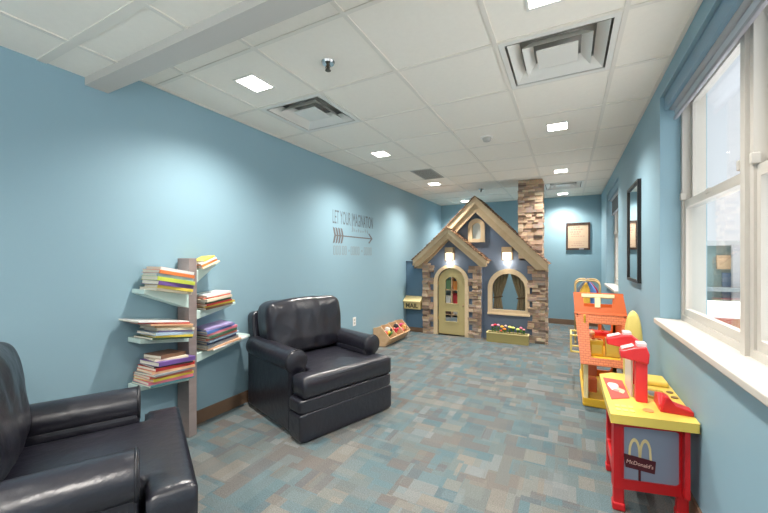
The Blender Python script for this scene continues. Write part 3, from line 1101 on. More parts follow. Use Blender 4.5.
def flower(x, y, h, col, nm, r_, label):
    root = empty('artificial_flower', (x, y, .118))
    z = .118 + h
    MB().tube([(x, y, .118), (x + random.uniform(-.01, .01), y, .118 + h * .5), (x, y, z)], .004, 6).build('stem', M_leaf, root, smooth=True)
    b = MB()
    for k in range(11):
        a = k * 1.05 + random.random()
        l = random.uniform(.028, .038)
        zz = .150 + max(0, h - .03) * random.uniform(.0, .6)
        c = Vector((x, y, zz))
        d = Vector((math.cos(a), math.sin(a) * .6, .9)).normalized()
        w = d.cross(Vector((0, 0, 1))).normalized() * .014
        vs = [b.v(p) for p in (c, c + d * l * .5 + w, c + d * l, c + d * l * .5 - w)]
        b._face(vs)
    b.build('leaf', mat('leaf_green_%d' % random.randint(0, 2), [(92, 140, 58), (120, 158, 70), (70, 120, 56)][random.randint(0, 2)], .6), root, recalc=False)
    b = MB()
    m = mat('petal_' + nm.replace(' ', '_'), col, .55, var=(60, .15))
    for k in range(7):
        a = k * 2 * math.pi / 7
        b.ball((x + math.cos(a) * r_ * .55, y + math.sin(a) * r_ * .6, z + .004), (r_ * .55, r_ * .55, r_ * .5), n=3)
    b.ball((x, y, z + .012), (r_ * .5, r_ * .5, r_ * .5), n=3)
    b.build('bloom', m, root, smooth=True)
    tag(root, label, 'flower', 'artificial flowers in the planter')
random.seed(5)
for x, y, h, col, nm, r_, where in (
    (-1.035, 5.63, .12, (228, 150, 168), 'pale pink', .024, 'at the door end of the row'),
    (-.995, 5.61, .135, (190, 28, 52), 'crimson', .026, 'second from the door end'),
    (-.955, 5.64, .13, (220, 170, 196), 'lilac pink', .025, 'beside the crimson one'),
    (-.895, 5.62, .115, (238, 190, 60), 'golden yellow', .024, 'just past the lilac pink one'),
    (-.855, 5.60, .085, (236, 130, 50), 'orange', .025, 'low at the front middle'),
    (-.845, 5.65, .125, (224, 196, 190), 'blush white', .022, 'behind the orange one'),
    (-.785, 5.64, .115, (232, 214, 110), 'pale yellow', .026, 'mid-row above green leaves'),
    (-.735, 5.63, .11, (214, 222, 120), 'lime yellow', .026, 'next to the pale yellow one'),
    (-.905, 5.592, .055, (216, 80, 46), 'red orange', .020, 'drooping low under the orange one'),
    (-.665, 5.62, .095, (200, 218, 120), 'light green', .026, 'toward the stone pier end'),
    (-.625, 5.64, .115, (236, 120, 150), 'rose pink', .022, 'near the stone pier end'),
    (-.580, 5.60, .10, (232, 150, 150), 'salmon pink', .018, 'last at the stone pier end')):
    flower(x, y, h, col, nm, r_, '%s artificial flower in the planter, %s' % (nm, where))

# ------------------------------------------------------------------ leather armchairs
def pillow(b, inside, bounds, res, r, z0, z1, crown=.02, side=.55, fdist=None):
    """puffy cushion over a rectilinear plan: inside(x,y) tells the plan, fdist gives the distance to its edge"""
    x0, x1, y0, y1 = bounds
    nx, ny = round((x1 - x0) / res), round((y1 - y0) / res)
    zm, hh = (z0 + z1) / 2, (z1 - z0) / 2
    top, bot, cells = {}, {}, set()
    for i in range(nx):
        for j in range(ny):
            if inside(x0 + (i + .5) * res, y0 + (j + .5) * res):
                cells.add((i, j))
    def vert(i, j, up):
        d = top if up else bot
        if (i, j) not in d:
            x, y = x0 + i * res, y0 + j * res
            t = fdist(x, y)
            q = min(t / r, 1)
            p = side + (1 - side) * math.sqrt(max(0, 1 - (1 - q) ** 2))
            c = crown * min(t / .22, 1)
            d[(i, j)] = b.v((x, y, zm + hh * p + c) if up else (x, y, zm - hh * p))
        return d[(i, j)]
    for (i, j) in cells:
        b._face([vert(i, j, 1), vert(i + 1, j, 1), vert(i + 1, j + 1, 1), vert(i, j + 1, 1)])
        b._face([vert(i, j, 0), vert(i, j + 1, 0), vert(i + 1, j + 1, 0), vert(i + 1, j, 0)])
        for (di, dj, p, q) in ((-1, 0, (i, j), (i, j + 1)), (1, 0, (i + 1, j), (i + 1, j + 1)), (0, -1, (i, j), (i + 1, j)), (0, 1, (i, j + 1), (i + 1, j + 1))):
            if (i + di, j + dj) not in cells:
                b._face([vert(*p, 1), vert(*q, 1), vert(*q, 0), vert(*p, 0)])

def armchair(loc, rz, label):
    root = empty('armchair', loc, rz)
    # plinth with a rail above it, full width in front
    MB().box((-.43, -.40, .018), (.33, .40, .30)).build('skirt', M_leather, root, world=False, bevel=.02, seg=3)
    MB().ball((.412, 0, .108), (.085, .446, .100), k=14, n=24).build('front_skirt', M_leather, root, smooth=True, world=False)
    MB().ball((.405, 0, .252), (.092, .446, .054), k=8, n=24).build('front_rail', M_leather, root, smooth=True, world=False)
    b = MB()
    for x in (-.36, .36):
        for y in (-.35, .35):
            b.cyl((x, y, 0), (x, y, .03), .03, n=12)
    b.build('glide', M_black, root, world=False)
    # T-shaped seat cushion
    def inside(x, y): return (abs(y) < .285 and x > -.12) or (x > .34)
    def fdist(x, y):
        d = min(.50 - x, x + .14)
        if x >= .34: d = min(d, .42 - abs(y), max(x - .34, .30 - abs(y)))
        else: d = min(d, .30 - abs(y))
        return max(0, d)
    b = MB()
    pillow(b, inside, (-.14, .50, -.42, .42), 0.02, .035, .303, .455, crown=.014, side=.78, fdist=fdist)
    seat = b.build('seat_cushion', M_leather, root, smooth=True, world=False)
    pl = [(.34, -.29), (.345, -.415), (.495, -.415), (.497, 0), (.495, .415), (.345, .415), (.34, .29)]
    for z in (.427, .330):
        MB().tube([(x, y, z) for x, y in pl], .0055, 6).build('welt', M_welt, seat, smooth=True, world=False)
    # arms: flat side panel under a fat roll that ends in a disc
    for s in (-1, 1):
        a = MB().box((-.42, min(s * .288, s * .430), .02), (.318, max(s * .288, s * .427), .50)).build('arm', M_leather, root, world=False, bevel=.025, seg=3)
        b = MB()
        n = 22
        rings = []
        for x, f in ((-.41, .86), (-.39, .97), (-.3, 1), (-.1, 1), (.1, 1), (.27, 1.0), (.305, 1.0), (.318, .975), (.322, .93)):
            rings.append([b.v((x, s * .372 + .086 * f * math.cos(2 * math.pi * k / n), .525 + .084 * f * math.sin(2 * math.pi * k / n))) for k in range(n)])
        for i in range(len(rings) - 1):
            for k in range(n):
                b._face([rings[i][k], rings[i][(k + 1) % n], rings[i + 1][(k + 1) % n], rings[i + 1][k]])
        b._face(rings[0]); b._face(rings[-1])
        b.build('arm_roll', M_leather, a, angle=50, world=False)
        MB().tube([(.312, s * .372 + .086 * math.cos(t), .525 + .084 * math.sin(t)) for t in [2 * math.pi * k / 24 for k in range(24)]], .0055, 6, True).build('welt', M_welt, a, smooth=True, world=False)
    # reclined back and its loose cushion
    T = Matrix.Translation((-.36, 0, .30)) @ Matrix.Rotation(R(-9), 4, 'Y')
    MB(T).ball((-.02, 0, .23), (.06, .395, .295), k=14, n=16).build('back_frame', M_leather, root, smooth=True, world=False)
    def puff(q):
        w = 0.016 * noise.noise(Vector((q.x * 6, q.y * 9, q.z * 3))) + .007 * noise.noise(Vector((q.y * 24, q.z * 8, 3)))
        edge = max(abs(q.y) / .39, abs(q.z) / .235)
        t = 1 if q.x > 0 else .3
        dz = .012 * noise.noise(Vector((q.y * 7, 1.3, q.x * 4)))
        return (q.x * (1.0 - .25 * max(0, edge - .5)) + w * t, q.y * (1 - .06 * (q.z < 0) * abs(q.z) / .235), q.z + dz * (q.z > .1))
    bc = MB(T).ball((.185, 0, .362), (.150, .378, .236), k=6, n=30, f=puff).build('back_cushion', M_leather, root, smooth=True, world=False)
    zz = [(.376 * math.copysign(abs(math.cos(t)) ** .32, math.cos(t)), .228 * math.copysign(abs(math.sin(t)) ** .32, math.sin(t))) for t in [2 * math.pi * k / 60 for k in range(60)]]
    MB(T).tube([(.262, y * .985, .362 + z * .985) for y, z in zz], .0045, 6, True).build('welt', M_welt, bc, smooth=True, world=False)
    tag(root, label, 'armchair', 'dark leather armchairs')
armchair((-1.945, 2.445, 0), R(-18.5), 'dark leather armchair in full view just beyond the tree-shaped bookshelf')
armchair((-1.824, .595, 0), R(62), 'dark leather armchair cut off at the lower corner, in front of the bookshelf')

# ------------------------------------------------------------------ tree-shaped bookshelf
PX0, PX1, PY0, PY1, PZ = -2.535, -2.40, 1.585, 1.645, 1.285
root = empty('tree_bookshelf', (-2.47, 1.615, 0))
MB().box((PX0, PY0, 0), (PX1, PY1, PZ)).build('post', M_post, root, bevel=.003)
SHX0, SHX1 = -2.545, -2.402
SHELVES = {   # y at post, y at tip, top z at post, top z at tip, thickness at post, at tip
    'uu': (PY0, 1.285, 1.025, 1.085, .095, .028),
    'um': (PY0, 1.262, .722, .772, .034, .030),
    'ul': (PY0, 1.262, .445, .470, .034, .028),
    'ru': (PY1, 1.830, 1.195, 1.268, .090, .016),
    'rm': (PY1, 1.985, .900, .930, .062, .018),
    'rl': (PY1, 2.130, .585, .640, .062, .022)}
for k, (ya, yb, za, zb, ta, tb) in SHELVES.items():
    MB().prism([(ya, za), (yb, zb), (yb, zb - tb), (ya, za - ta)], 'x', SHX0, SHX1).build('shelf_branch', M_shelf, root, bevel=.002)
tag(root, 'grey tree-shaped bookshelf with pale slanted branches against the blue wall', 'bookshelf')

BC = {'white': (232, 228, 222), 'orange': (232, 128, 70), 'lime green': (196, 208, 84), 'purple': (112, 84, 150), 'yellow': (238, 204, 84), 'grey': (142, 146, 150),
      'navy': (56, 68, 104), 'red': (196, 66, 62), 'blue': (88, 122, 186), 'teal': (92, 148, 156), 'pink': (218, 122, 138), 'brown': (128, 96, 76), 'pale blue': (172, 196, 216),
      'cream': (226, 214, 190), 'dark green': (72, 100, 80), 'tan': (190, 158, 118), 'peach': (230, 178, 142), 'black': (52, 50, 54), 'lavender': (160, 146, 190), 'salmon': (216, 118, 98)}
ORD = ['lowest', 'second from the bottom', 'third from the bottom', 'fourth from the bottom', 'fifth from the bottom', 'sixth from the bottom', 'seventh from the bottom',
       'eighth from the bottom', 'ninth from the bottom', 'tenth from the bottom', 'eleventh from the bottom']
def book_mesh(w, l, t, col, hard):
    """cover (boards and spine on the +x side) and the page block; origin at the bottom centre"""
    c = .0018 if hard else .0009
    m = mat('book_cover_' + col.replace(' ', '_'), BC[col], .35, var=(14, .35))
    cov = MB().prism([(-w / 2, 0), (w / 2, 0), (w / 2, t), (-w / 2, t), (-w / 2, t - c), (w / 2 - c * 1.5, t - c), (w / 2 - c * 1.5, c), (-w / 2, c)], 'y', -l / 2, l / 2)
    pg = MB().box((-w / 2 + .004, -l / 2 + .004, c), (w / 2 - c * 1.5, l / 2 - .004, t - c))
    return cov, m, pg
def stack(key, yc, books, where, spread_=.012, x_c=-2.44):
    ya, yb, za, zb, ta, tb = SHELVES[key]
    rnd = random.Random(key)
    ang = math.atan2(zb - za, yb - ya) if yb > ya else math.atan2(za - zb, ya - yb)
    h = 0.0007
    y0 = yc
    z0 = za + (zb - za) * (y0 - ya) / (yb - ya)
    for i, (col, w, l, t, dy, rz) in enumerate(books):
        cov, m, pg = book_mesh(w, l, t, col, t > .012)
        cov.mi = 0
        o = cov.build('book', m, None)
        xo = min(x_c + rnd.uniform(-spread_, spread_), 0)
        xo = max(xo, LX + .006 + w / 2 + abs(math.sin(R(rz))) * l / 2)
        up = Vector((0, -math.sin(ang), math.cos(ang)))
        half = (abs(math.cos(R(rz))) * l / 2 + abs(math.sin(R(rz))) * w / 2) * math.cos(ang)
        yy = y0 + dy * math.cos(ang) - math.sin(ang) * h
        lim = .002 + abs(math.sin(ang)) * t
        if yb < ya: dy += min(0, (ya - lim) - (yy + half))
        else: dy += max(0, (ya + lim) - (yy - half))
        p = Vector((xo, y0, z0)) + up * h + Vector((0, math.cos(ang), math.sin(ang))) * dy
        o.location = p
        o.rotation_euler = (Matrix.Rotation(ang, 4, 'X') @ Matrix.Rotation(R(rz), 4, 'Z')).to_euler()
        INV[o.name] = Matrix.Identity(4)
        pg.build('page_block', M_pages, o)
        tag(o, '%s book, %s on the %s' % (col, ORD[i].replace(' from the bottom', ' up') if i < len(books) - 1 else 'topmost', where), 'book', 'picture books on the tree bookshelf')
        h += t + .0006
# (colour, width, length, thickness, shift along the shelf, twist)
stack('uu', 1.445, [('cream', .19, .25, .018, .0, 2), ('yellow', .17, .24, .020, .005, -3), ('purple', .18, .25, .026, -.005, 3), ('lime green', .19, .26, .026, .006, 0), ('pale blue', .18, .25, .020, .0, -2), ('orange', .19, .25, .022, .004, 2), ('white', .18, .23, .020, .012, -2)], 'top branch on the armrest side', x_c=-2.43)
stack('um', 1.430, [('dark green', .20, .28, .012, -.005, 3), ('yellow', .19, .25, .014, .01, -2), ('pale blue', .20, .27, .018, .0, 4), ('lavender', .18, .23, .012, .016, -3), ('cream', .20, .26, .016, .008, 0), ('tan', .19, .25, .014, .0, -4), ('peach', .21, .30, .010, -.03, 4), ('red', .20, .33, .009, -.06, -3), ('white', .21, .34, .008, -.08, 4)], 'middle branch on the armrest side', x_c=-2.43)
stack('ul', 1.425, [('teal', .21, .30, .012, .0, 2), ('pink', .20, .29, .018, .0, -3), ('yellow', .21, .28, .016, .005, 3), ('salmon', .20, .28, .018, -.004, -2), ('grey', .21, .27, .012, -.01, 5), ('peach', .20, .28, .015, .006, -3), ('red', .20, .27, .020, .01, 2), ('black', .19, .25, .010, .004, -5), ('purple', .20, .26, .026, .01, 4), ('cream', .17, .21, .012, .0, -8), ('brown', .16, .19, .022, -.005, 10)], 'lowest branch behind the chair arm', x_c=-2.425)
stack('ru', 1.735, [('cream', .16, .15, .012, .0, 0), ('orange', .16, .14, .016, -.004, 5), ('white', .15, .13, .012, .006, -4), ('yellow', .13, .11, .012, .012, 8)], 'short top branch facing the armchair', x_c=-2.445)
stack('rm', 1.800, [('brown', .18, .24, .014, .0, 2), ('yellow', .18, .25, .014, .02, -3), ('red', .17, .23, .012, -.005, 3), ('dark green', .18, .22, .016, .0, -2), ('cream', .18, .23, .018, -.006, 4), ('salmon', .17, .22, .012, .0, -3), ('white', .18, .22, .016, .004, 2)], 'middle branch facing the armchair', x_c=-2.44)
stack('rl', 1.835, [('white', .20, .33, .010, .06, 2), ('peach', .19, .29, .014, .01, -2), ('grey', .19, .28, .022, .0, 3), ('navy', .18, .25, .018, .0, -3), ('pale blue', .19, .27, .014, .01, 2), ('salmon', .18, .26, .016, .0, -4), ('dark green', .19, .25, .018, -.008, 3), ('pink', .18, .26, .016, .006, -2), ('blue', .18, .25, .020, -.01, 3), ('lavender', .17, .22, .014, -.012, -6)], 'lowest branch facing the armchair', x_c=-2.435)

# ------------------------------------------------------------------ wooden toy bin
BX, BY0, BY1 = -2.545, 4.53, 5.27
root = empty('toy_bin', (-2.40, 4.9, 0))
prof = [(BX, .0), (-2.365, .0), (-2.268, .128), (-2.415, .283), (BX, .255)]
for y in (BY0, 4.775, 5.02, BY1 - .016):
    MB().prism(prof, 'y', y, y + .016).build('divider_panel', M_birch, root, bevel=.002)
MB().box((BX, BY0 + .016, .01), (BX + .012, BY1 - .016, .245)).build('back_panel', M_birch, root)
MB().box((BX + .012, BY0 + .016, .03), (-2.36, BY1 - .016, .045)).build('bin_floor', M_birch, root)
T = Matrix.Translation((-2.365, 0, 0)) @ Matrix.Rotation(math.atan2(.097, .128), 4, 'Y')
MB(T).box((-.006, BY0 + .016, .0), (.008, BY1 - .016, .155)).build('front_lip', M_birch, root)
tag(root, 'light plywood toy bin with slanted dividers against the blue wall', 'toy bin')
random.seed(11)
k = 0
for y, c, nm, kind in ((4.60, (216, 60, 50), 'red', 0), (4.635, (240, 206, 80), 'yellow', 1), (4.675, (226, 226, 220), 'white', 0), (4.715, (90, 140, 70), 'green', 1), (4.745, (40, 38, 40), 'black', 2),
                       (4.845, (214, 50, 70), 'crimson', 2), (4.885, (232, 120, 60), 'orange', 0), (4.93, (226, 80, 110), 'pink', 1), (4.975, (60, 60, 66), 'charcoal', 0),
                       (5.09, (222, 66, 84), 'rose red', 0), (5.135, (226, 96, 150), 'magenta', 1), (5.18, (240, 200, 120), 'pale orange', 2), (5.215, (200, 40, 60), 'ruby', 1)):
    x = -2.385 + .035 * (k % 2)
    z = .175 + .022 * ((k * 7) % 3) - .035 * (k % 2)
    m = mat('toy_' + nm.replace(' ', '_'), c, .4)
    cell = 'near' if y < 4.8 else 'middle' if y < 5.03 else 'far'
    b = MB()
    if kind == 0:
        b.ball((x, y, z), (.046, .021, .042), n=6)
        o = b.build('toy_ball', m, None, smooth=True)
    elif kind == 1:
        b.tube([(x - .05, y, z - .045), (x - .02, y + .006, z), (x + .01, y + .004, z + .03), (x + .03, y, z + .045)], [.014, .022, .022, .010], 10)
        o = b.build('toy_food', m, None, smooth=True)
    else:
        b.box((x - .035, y - .018, z - .03), (x + .035, y + .018, z + .025))
        b.cyl((x + .0, y - .02, z - .02), (x, y + .02, z - .02), .02, n=12)
        o = b.build('toy_block', m, None, bevel=.004)
    anchor(o, (x, y, z - .03))
    tag(o, '%s plastic toy lying in the %s compartment of the plywood bin' % (nm, {'near': 'first', 'middle': 'second', 'far': 'third'}[cell]), 'toy', 'small toys in the plywood bin')
    MB().cyl((x, y, z + .02), (x + .01, y, z + .042), .006, n=8).build('toy_knob', M_leaf if kind == 1 else M_whitep, o)
    k += 1

# ------------------------------------------------------------------ red and yellow play kitchen
kit = empty('play_counter', (.37, 2.45, 0))
HT = .51
# slanted front frame with its printed panel, in the plane of the front legs
FT = Matrix.Translation((.206, 2.135, 0)) @ Matrix.Rotation(R(13), 4, 'Z')
MB(FT).shape([rrect(0, .318, .115, HT - .035, .01), rrect(.034, .288, .165, .432, .022)], -.004, .026).build('front_panel_frame', M_red, kit, bevel=.006)
for (x, y) in ((.230, 2.165), (.500, 2.225), (.232, 2.535), (.505, 2.62)):
    leg = MB().prism([(x - .024, y - .022), (x + .024, y - .022), (x + .024, y + .022), (x - .024, y + .022)], 'z', .0, HT - .035).build('leg', M_red, kit, bevel=.008)
    MB().box((x - .028, y - .028, 0), (x + .028, y + .028, .04)).build('foot', M_red, leg, bevel=.008)
for x in (.222, .505):
    MB().shape([rrect(2.15, 2.57, .13, HT - .035, .01), rrect(2.20, 2.52, .185, HT - .085, .03)], x - .010, x + .010, 'yz').build('side_panel', M_red, kit, bevel=.004)
MB().box((.22, 2.55, .17), (.51, 2.57, HT - .035)).build('back_panel', M_red, kit, bevel=.004)
pr_ = MB(FT).shape([rrect(.032, .290, .163, .434, .022)], .004, .012).build('printed_panel', M_print, kit)
pr_['label'] = 'printed picture panel with golden arches over a dark red sign'
M_arch = mat('arch_cream_yellow', (232, 206, 150), .4)
def fl(x, z): return (x + .112, z)
b = MB(FT @ Matrix.Translation((.170, .290, -.055)) @ Matrix.Diagonal((1.25, 1.0, 1.2, 1)))
for cx in (-.060, -.022):
    n = 14
    out = [(cx - .023 + .046 * i / n, .268 + .092 * math.sqrt(max(0, 1 - (2 * i / n - 1) ** 2)) ** .8) for i in range(n + 1)]
    inn = [(cx + .015 - .030 * i / n, .268 + .078 * math.sqrt(max(0, 1 - (2 * i / n - 1) ** 2)) ** .8) for i in range(n + 1)]
    b.shape([out + inn], -.2885, -.2862)
b.build('arches_emblem', M_arch, pr_)
b = MB(FT @ Matrix.Translation((.170, .290, -.055)) @ Matrix.Diagonal((1.25, 1.0, 1.2, 1)))
b.prism([(-.100, .292), (.014, .272), (.010, .220), (-.092, .236)], 'y', -.290, -.2862)
b.box((-.046, -.2890, .176), (-.038, -.2862, .235))
b.build('sign_board', mat('sign_maroon', (84, 24, 34), .4), pr_)
b = MB(FT @ Matrix.Translation((.170, .290, -.055)) @ Matrix.Diagonal((1.25, 1.0, 1.2, 1)))
b.text("McDonald's", .0225, Matrix.Translation((-.042, -.2905, .254)) @ Matrix.Rotation(R(9), 4, 'Y') @ Matrix.Rotation(R(90), 4, 'X'), .0006, .9)
b.build('sign_lettering', mat('sign_letter_pink', (236, 190, 176), .5), pr_)
# counter top with everything moulded or laid on it
top = MB().shape([[(.190, 2.078), (.549, 2.138), (.549, 2.80), (.50, 2.86), (.26, 2.83), (.188, 2.76), (.186, 2.40)]], HT - .045, HT, 'xy').build('counter_top', M_yel, kit, bevel=.010, seg=3)
b = MB()
for i in range(3):
    for j in range(2):
        b.box((.218 + i * .030, 2.135 + j * .05 + i * .004, HT), (.240 + i * .030, 2.170 + j * .05 + i * .004, HT + .005))
b.build('cash_key', M_pale, top, bevel=.002)
MB().shape([[(.212, 2.29), (.303, 2.355), (.304, 2.665), (.203, 2.68)]], HT, HT + .004, 'xy').build('menu_card', mat('menu_red', (206, 78, 70), .5), top)
def blob(x, y, rx, ry, w=.18, ph=0.0):
    return [(x + rx * (1 + w * math.sin(3 * t + ph)) * math.cos(t), y + ry * (1 + w * math.cos(2 * t + ph)) * math.sin(t)) for t in [2 * math.pi * k / 24 for k in range(24)]]
MB().shape([blob(.243, 2.515, .026, .085)], HT + .004, HT + .0055, 'xy').build('menu_picture', mat('menu_white', (236, 224, 214), .5), top)
MB().shape([blob(.272, 2.455, .017, .050, .25, 1.0)], HT + .004, HT + .0060, 'xy').build('menu_picture', mat('menu_cream', (238, 206, 170), .5), top)
MB().shape([blob(.250, 2.445, .016, .022, .1, 2.0)], HT + .0055, HT + .0065, 'xy').build('menu_picture', mat('menu_pink', (214, 140, 136), .5), top)
MB().shape([rrect(.402, .486, 2.42, 2.54, .015)], HT, HT + .003, 'xy').build('grey_tray', M_grey, top)
MB().shape([rrect(.392, .496, 2.41, 2.55, .02), rrect(.404, .484, 2.422, 2.538, .014)], HT, HT + .012, 'xy').build('tray_rim', M_yel, top, bevel=.003)
for (x, y) in ((.520, 2.56), (.524, 2.475)):
    MB().cyl((x, y, HT), (x, y, HT + .006), .017, n=16).build('dial', mat('dial_brown', (128, 96, 60), .4), top, bevel=.002)
MB().box((.40, 2.64, HT), (.535, 2.80, HT + .03)).build('back_ledge', M_yel, top, bevel=.012, seg=3)
MB().cyl((.362, 2.205, HT), (.362, 2.205, HT + .004), .024, n=20).build('round_recess', mat('recess_orange', (228, 150, 90), .4), top)
MB().prism([(2.24, HT + .0), (2.37, HT + .0), (2.35, HT + .060), (2.29, HT + .078), (2.245, HT + .03)], 'x', .412, .436).build('register_fin', M_red2, kit, bevel=.004)
MB().prism([(.412, HT), (.546, HT), (.546, HT + .022), (.475, HT + .042), (.452, HT + .075), (.432, HT + .08)], 'y', 2.215, 2.29).build('register_wedge', M_red, kit, bevel=.006)
def dispenser(x, y, hz_, lx, cx=0.0):
    c = MB().box((x + cx - .026, y - .03, HT), (x + cx + .026, y + .03, hz_ - (.02 if cx else 0))).build('dispenser_column', M_red2, kit, bevel=.005)
    MB().prism([(x - lx, hz_ + .0), (x + cx + .030, hz_ - .025), (x + cx + .034, hz_ + .03), (x + .02, hz_ + .072), (x - .03, hz_ + .062), (x - lx, hz_ + .038)], 'y', y - .042, y + .042).build('dispenser_head', M_red2, c, bevel=.009, seg=3)
    MB().prism([(x - lx + .004, hz_ + .041), (x - .034, hz_ + .064), (x - .034, hz_ + .072), (x - lx + .006, hz_ + .05)], 'y', y - .032, y + .032).build('head_cap', mat('pink_plastic', (238, 176, 172), .4), c, bevel=.003)
    MB().box((x - .022, y - .034, hz_ + .066), (x + .022, y + .034, hz_ + .086)).build('head_cap', mat('blush_plastic', (226, 204, 204), .4), c, bevel=.003)
dispenser(.352, 2.345, .742, .096)
dispenser(.326, 2.66, .742, .108, .036)
MB().box((.312, 2.38, HT), (.322, 2.62, .735)).build('milky_guard', mat('milky_plastic', (226, 222, 206), .3), kit, bevel=.004)
tag(kit, 'red and yellow toy restaurant counter with drink dispenser by the windows', 'play counter')

# yellow rounded panel standing behind the counter
root = empty('toy_pillar', (.412, 3.04, 0))
b = MB()
rings = []
for z, w in ((.03, .060), (.3, .060), (.55, .059), (.66, .057), (.74, .053), (.80, .047), (.85, .039), (.885, .028), (.905, .015), (.912, .003)):
    rings.append([b.v((.412 + w * math.copysign(abs(math.cos(t)) ** .7, math.cos(t)), 3.04 + (w * .9) * math.copysign(abs(math.sin(t)) ** .7, math.sin(t)), z)) for t in [2 * math.pi * (k + .5) / 28 for k in range(28)]])
for i in range(len(rings) - 1):
    for k in range(28):
        b._face([rings[i][k], rings[i][(k + 1) % 28], rings[i + 1][(k + 1) % 28], rings[i + 1][k]])
b._face(rings[0]); b._face(rings[-1])
b.build('rounded_panel', M_pale, root, smooth=True)
MB().box((.345, 2.97, 0), (.48, 3.11, .04)).build('panel_foot', M_yel2, root, bevel=.01)
tag(root, 'tall round-topped yellow plastic panel standing behind the toy counter', 'toy')

# ------------------------------------------------------------------ orange and yellow toy house
HX0, HX1 = .085, .46
th = empty('toy_house', (.28, 3.9, 0))
MB().box((HX0 + .03, 3.52, 0), (HX1, 4.42, .035)).build('base_tray', M_yel2, th, bevel=.012, seg=3)
MB().shape([rrect(HX0 + .03, HX1, 3.52, 4.42, .02), rrect(HX0 + .045, HX1 - .015, 3.54, 4.40, .015)], .03, .07, 'xy').build('tray_rim', M_yel2, th, bevel=.004)
for (x, y) in ((HX0 + .055, 3.55), (HX1 - .03, 3.55), (HX0 + .055, 4.38), (HX1 - .03, 4.38)):
    MB().box((x - .017, y - .02, .03), (x + .017, y + .02, .40 if y < 4 else .80)).build('corner_column', M_cream, th, bevel=.004)
MB().box((HX0 + .04, 3.56, .40), (HX1, 4.40, .425)).build('upper_floor', M_yel2, th, bevel=.004)
MB().shape([rect(3.60, 4.36, .07, .78), rrect(3.68, 3.92, .10, .38, .03), rrect(4.02, 4.28, .10, .38, .03), rrect(3.70, 4.26, .50, .72, .03)], HX0 + .040, HX0 + .055, 'yz').build('side_wall', M_yel2, th, bevel=.003)
MB().shape([rect(HX0 + .05, HX1 - .01, .03, .80), rrect(HX0 + .10, HX1 - .06, .10, .40, .03), rrect(HX0 + .10, HX0 + .20, .52, .74, .01), rrect(HX0 + .23, HX1 - .06, .52, .74, .01)], 4.36, 4.385).build('rear_wall', M_orange, th, bevel=.004)
MB().box((HX1 - .02, 3.60, .45), (HX1 - .005, 4.36, .78)).build('side_wall', M_orange, th)
# shingled awning roof that slopes forward, with its cut-out
ang = math.atan2(3.65 - 3.44, .785 - .385)
T = Matrix.Translation((0, 3.44, .385)) @ Matrix.Rotation(-ang, 4, 'X')
slope = math.hypot(3.65 - 3.44, .785 - .385)
wl, wr = .098, .405
sh_ = MB(T).shape([[(wl, 0), (wr, 0), (.448, slope), (.056, slope)], [(.176, .062), (.384, .062), (.414, slope - .085), (.163, slope - .085)]], -.009, .009).build('awning_roof', M_obrick, th, bevel=.003)
MB(T).shape([[(.05, slope - .006), (.452, slope - .006), (.445, slope + .014), (.056, slope + .014)]], -.013, .013).build('hinge_strip', M_orange, th, bevel=.002)
# upper roof, steeper, with the cream T of the attic window
T2 = Matrix.Translation((0, 3.655, .795)) @ Matrix.Rotation(R(-20), 4, 'X')
MB(T2).shape([[(.056, 0), (.452, 0), (.428, .185), (.044, .185)], [(.130, .055), (.345, .055), (.352, .150), (.122, .150)]], -.010, .010).build('upper_roof', M_orange, th, bevel=.003)
b = MB(T2)
b.box((.110, -.018, .140), (.365, .012, .172))
b.box((.215, -.016, .050), (.258, .010, .150))
b.build('attic_bars', M_cream, th, bevel=.003)
MB().prism([(3.72, .965), (3.76, .965), (4.34, .80), (4.36, .80), (4.36, .78), (3.74, .945)], 'x', HX0 - .02, HX0 + .005).build('roof_edge', M_orange, th)
MB().prism([(3.72, .965), (3.76, .965), (4.34, .80), (4.36, .80), (4.36, .78), (3.74, .945)], 'x', HX1 - .05, HX1 - .025).build('roof_edge', M_orange, th)
b = MB()
for y in (3.95, 4.20):
    for z in (.36, .53):
        pass
b.shape([rect(3.93, 4.20, .36, .535), rect(3.945, 4.185, .375, .52)], .02, .035, 'yz')
b.box((.02, 3.93, .36), (.13, 3.945, .375)); b.box((.02, 4.185, .36), (.13, 4.20, .375)); b.box((.02, 3.93, .52), (.13, 3.945, .535)); b.box((.02, 4.185, .52), (.13, 4.20, .535))
for y in (4.0, 4.06, 4.12): b.box((.023, y, .37), (.032, y + .012, .525))
b.build('balcony_rail', M_pale, th, bevel=.003)
for i, (x, z) in enumerate(((.075, .80), (.435, .80))):
    MB().cyl((x, 3.625, z - .02), (x, 3.645, z - .02), .006, n=8).build('screw_head', mat('screw_dark', (92, 50, 30), .5), th)
tag(th, 'orange and yellow plastic toy house with shingled awning along the window wall', 'toy house')
# toys standing on the upper floor inside it
for (x, y, w, d, h, m, nm, lab) in ((.225, 3.66, .105, .09, .135, M_yel2, 'toy_stove', 'golden yellow toy stove block inside the orange toy house opening'),
                                    (.345, 3.67, .105, .09, .155, M_yel, 'toy_sink', 'paler yellow toy sink block inside the orange toy house opening'),
                                    (.26, 4.12, .20, .10, .13, M_red, 'toy_cupboard', 'dark red toy cupboard deep inside the orange toy house')):
    r_ = empty(nm, (x, y, .426))
    MB().box((x - w / 2, y - d / 2, .426), (x + w / 2, y + d / 2, .426 + h)).build('toy_body', m, r_, bevel=.006)
    MB().box((x - w * .36, y - d / 2 - .004, .426 + h * .15), (x + w * .36, y - d / 2, .426 + h * .7)).build('toy_door', M_yel if m is not M_red else M_orange, r_, bevel=.002)
    b = MB()
    for q in (-1, 1):
        b.cyl((x + q * w * .22, y, .426 + h), (x + q * w * .22, y, .426 + h + .012), .014, n=10)
    b.build('toy_burner', M_orange, r_)
    tag(r_, lab, 'toy')
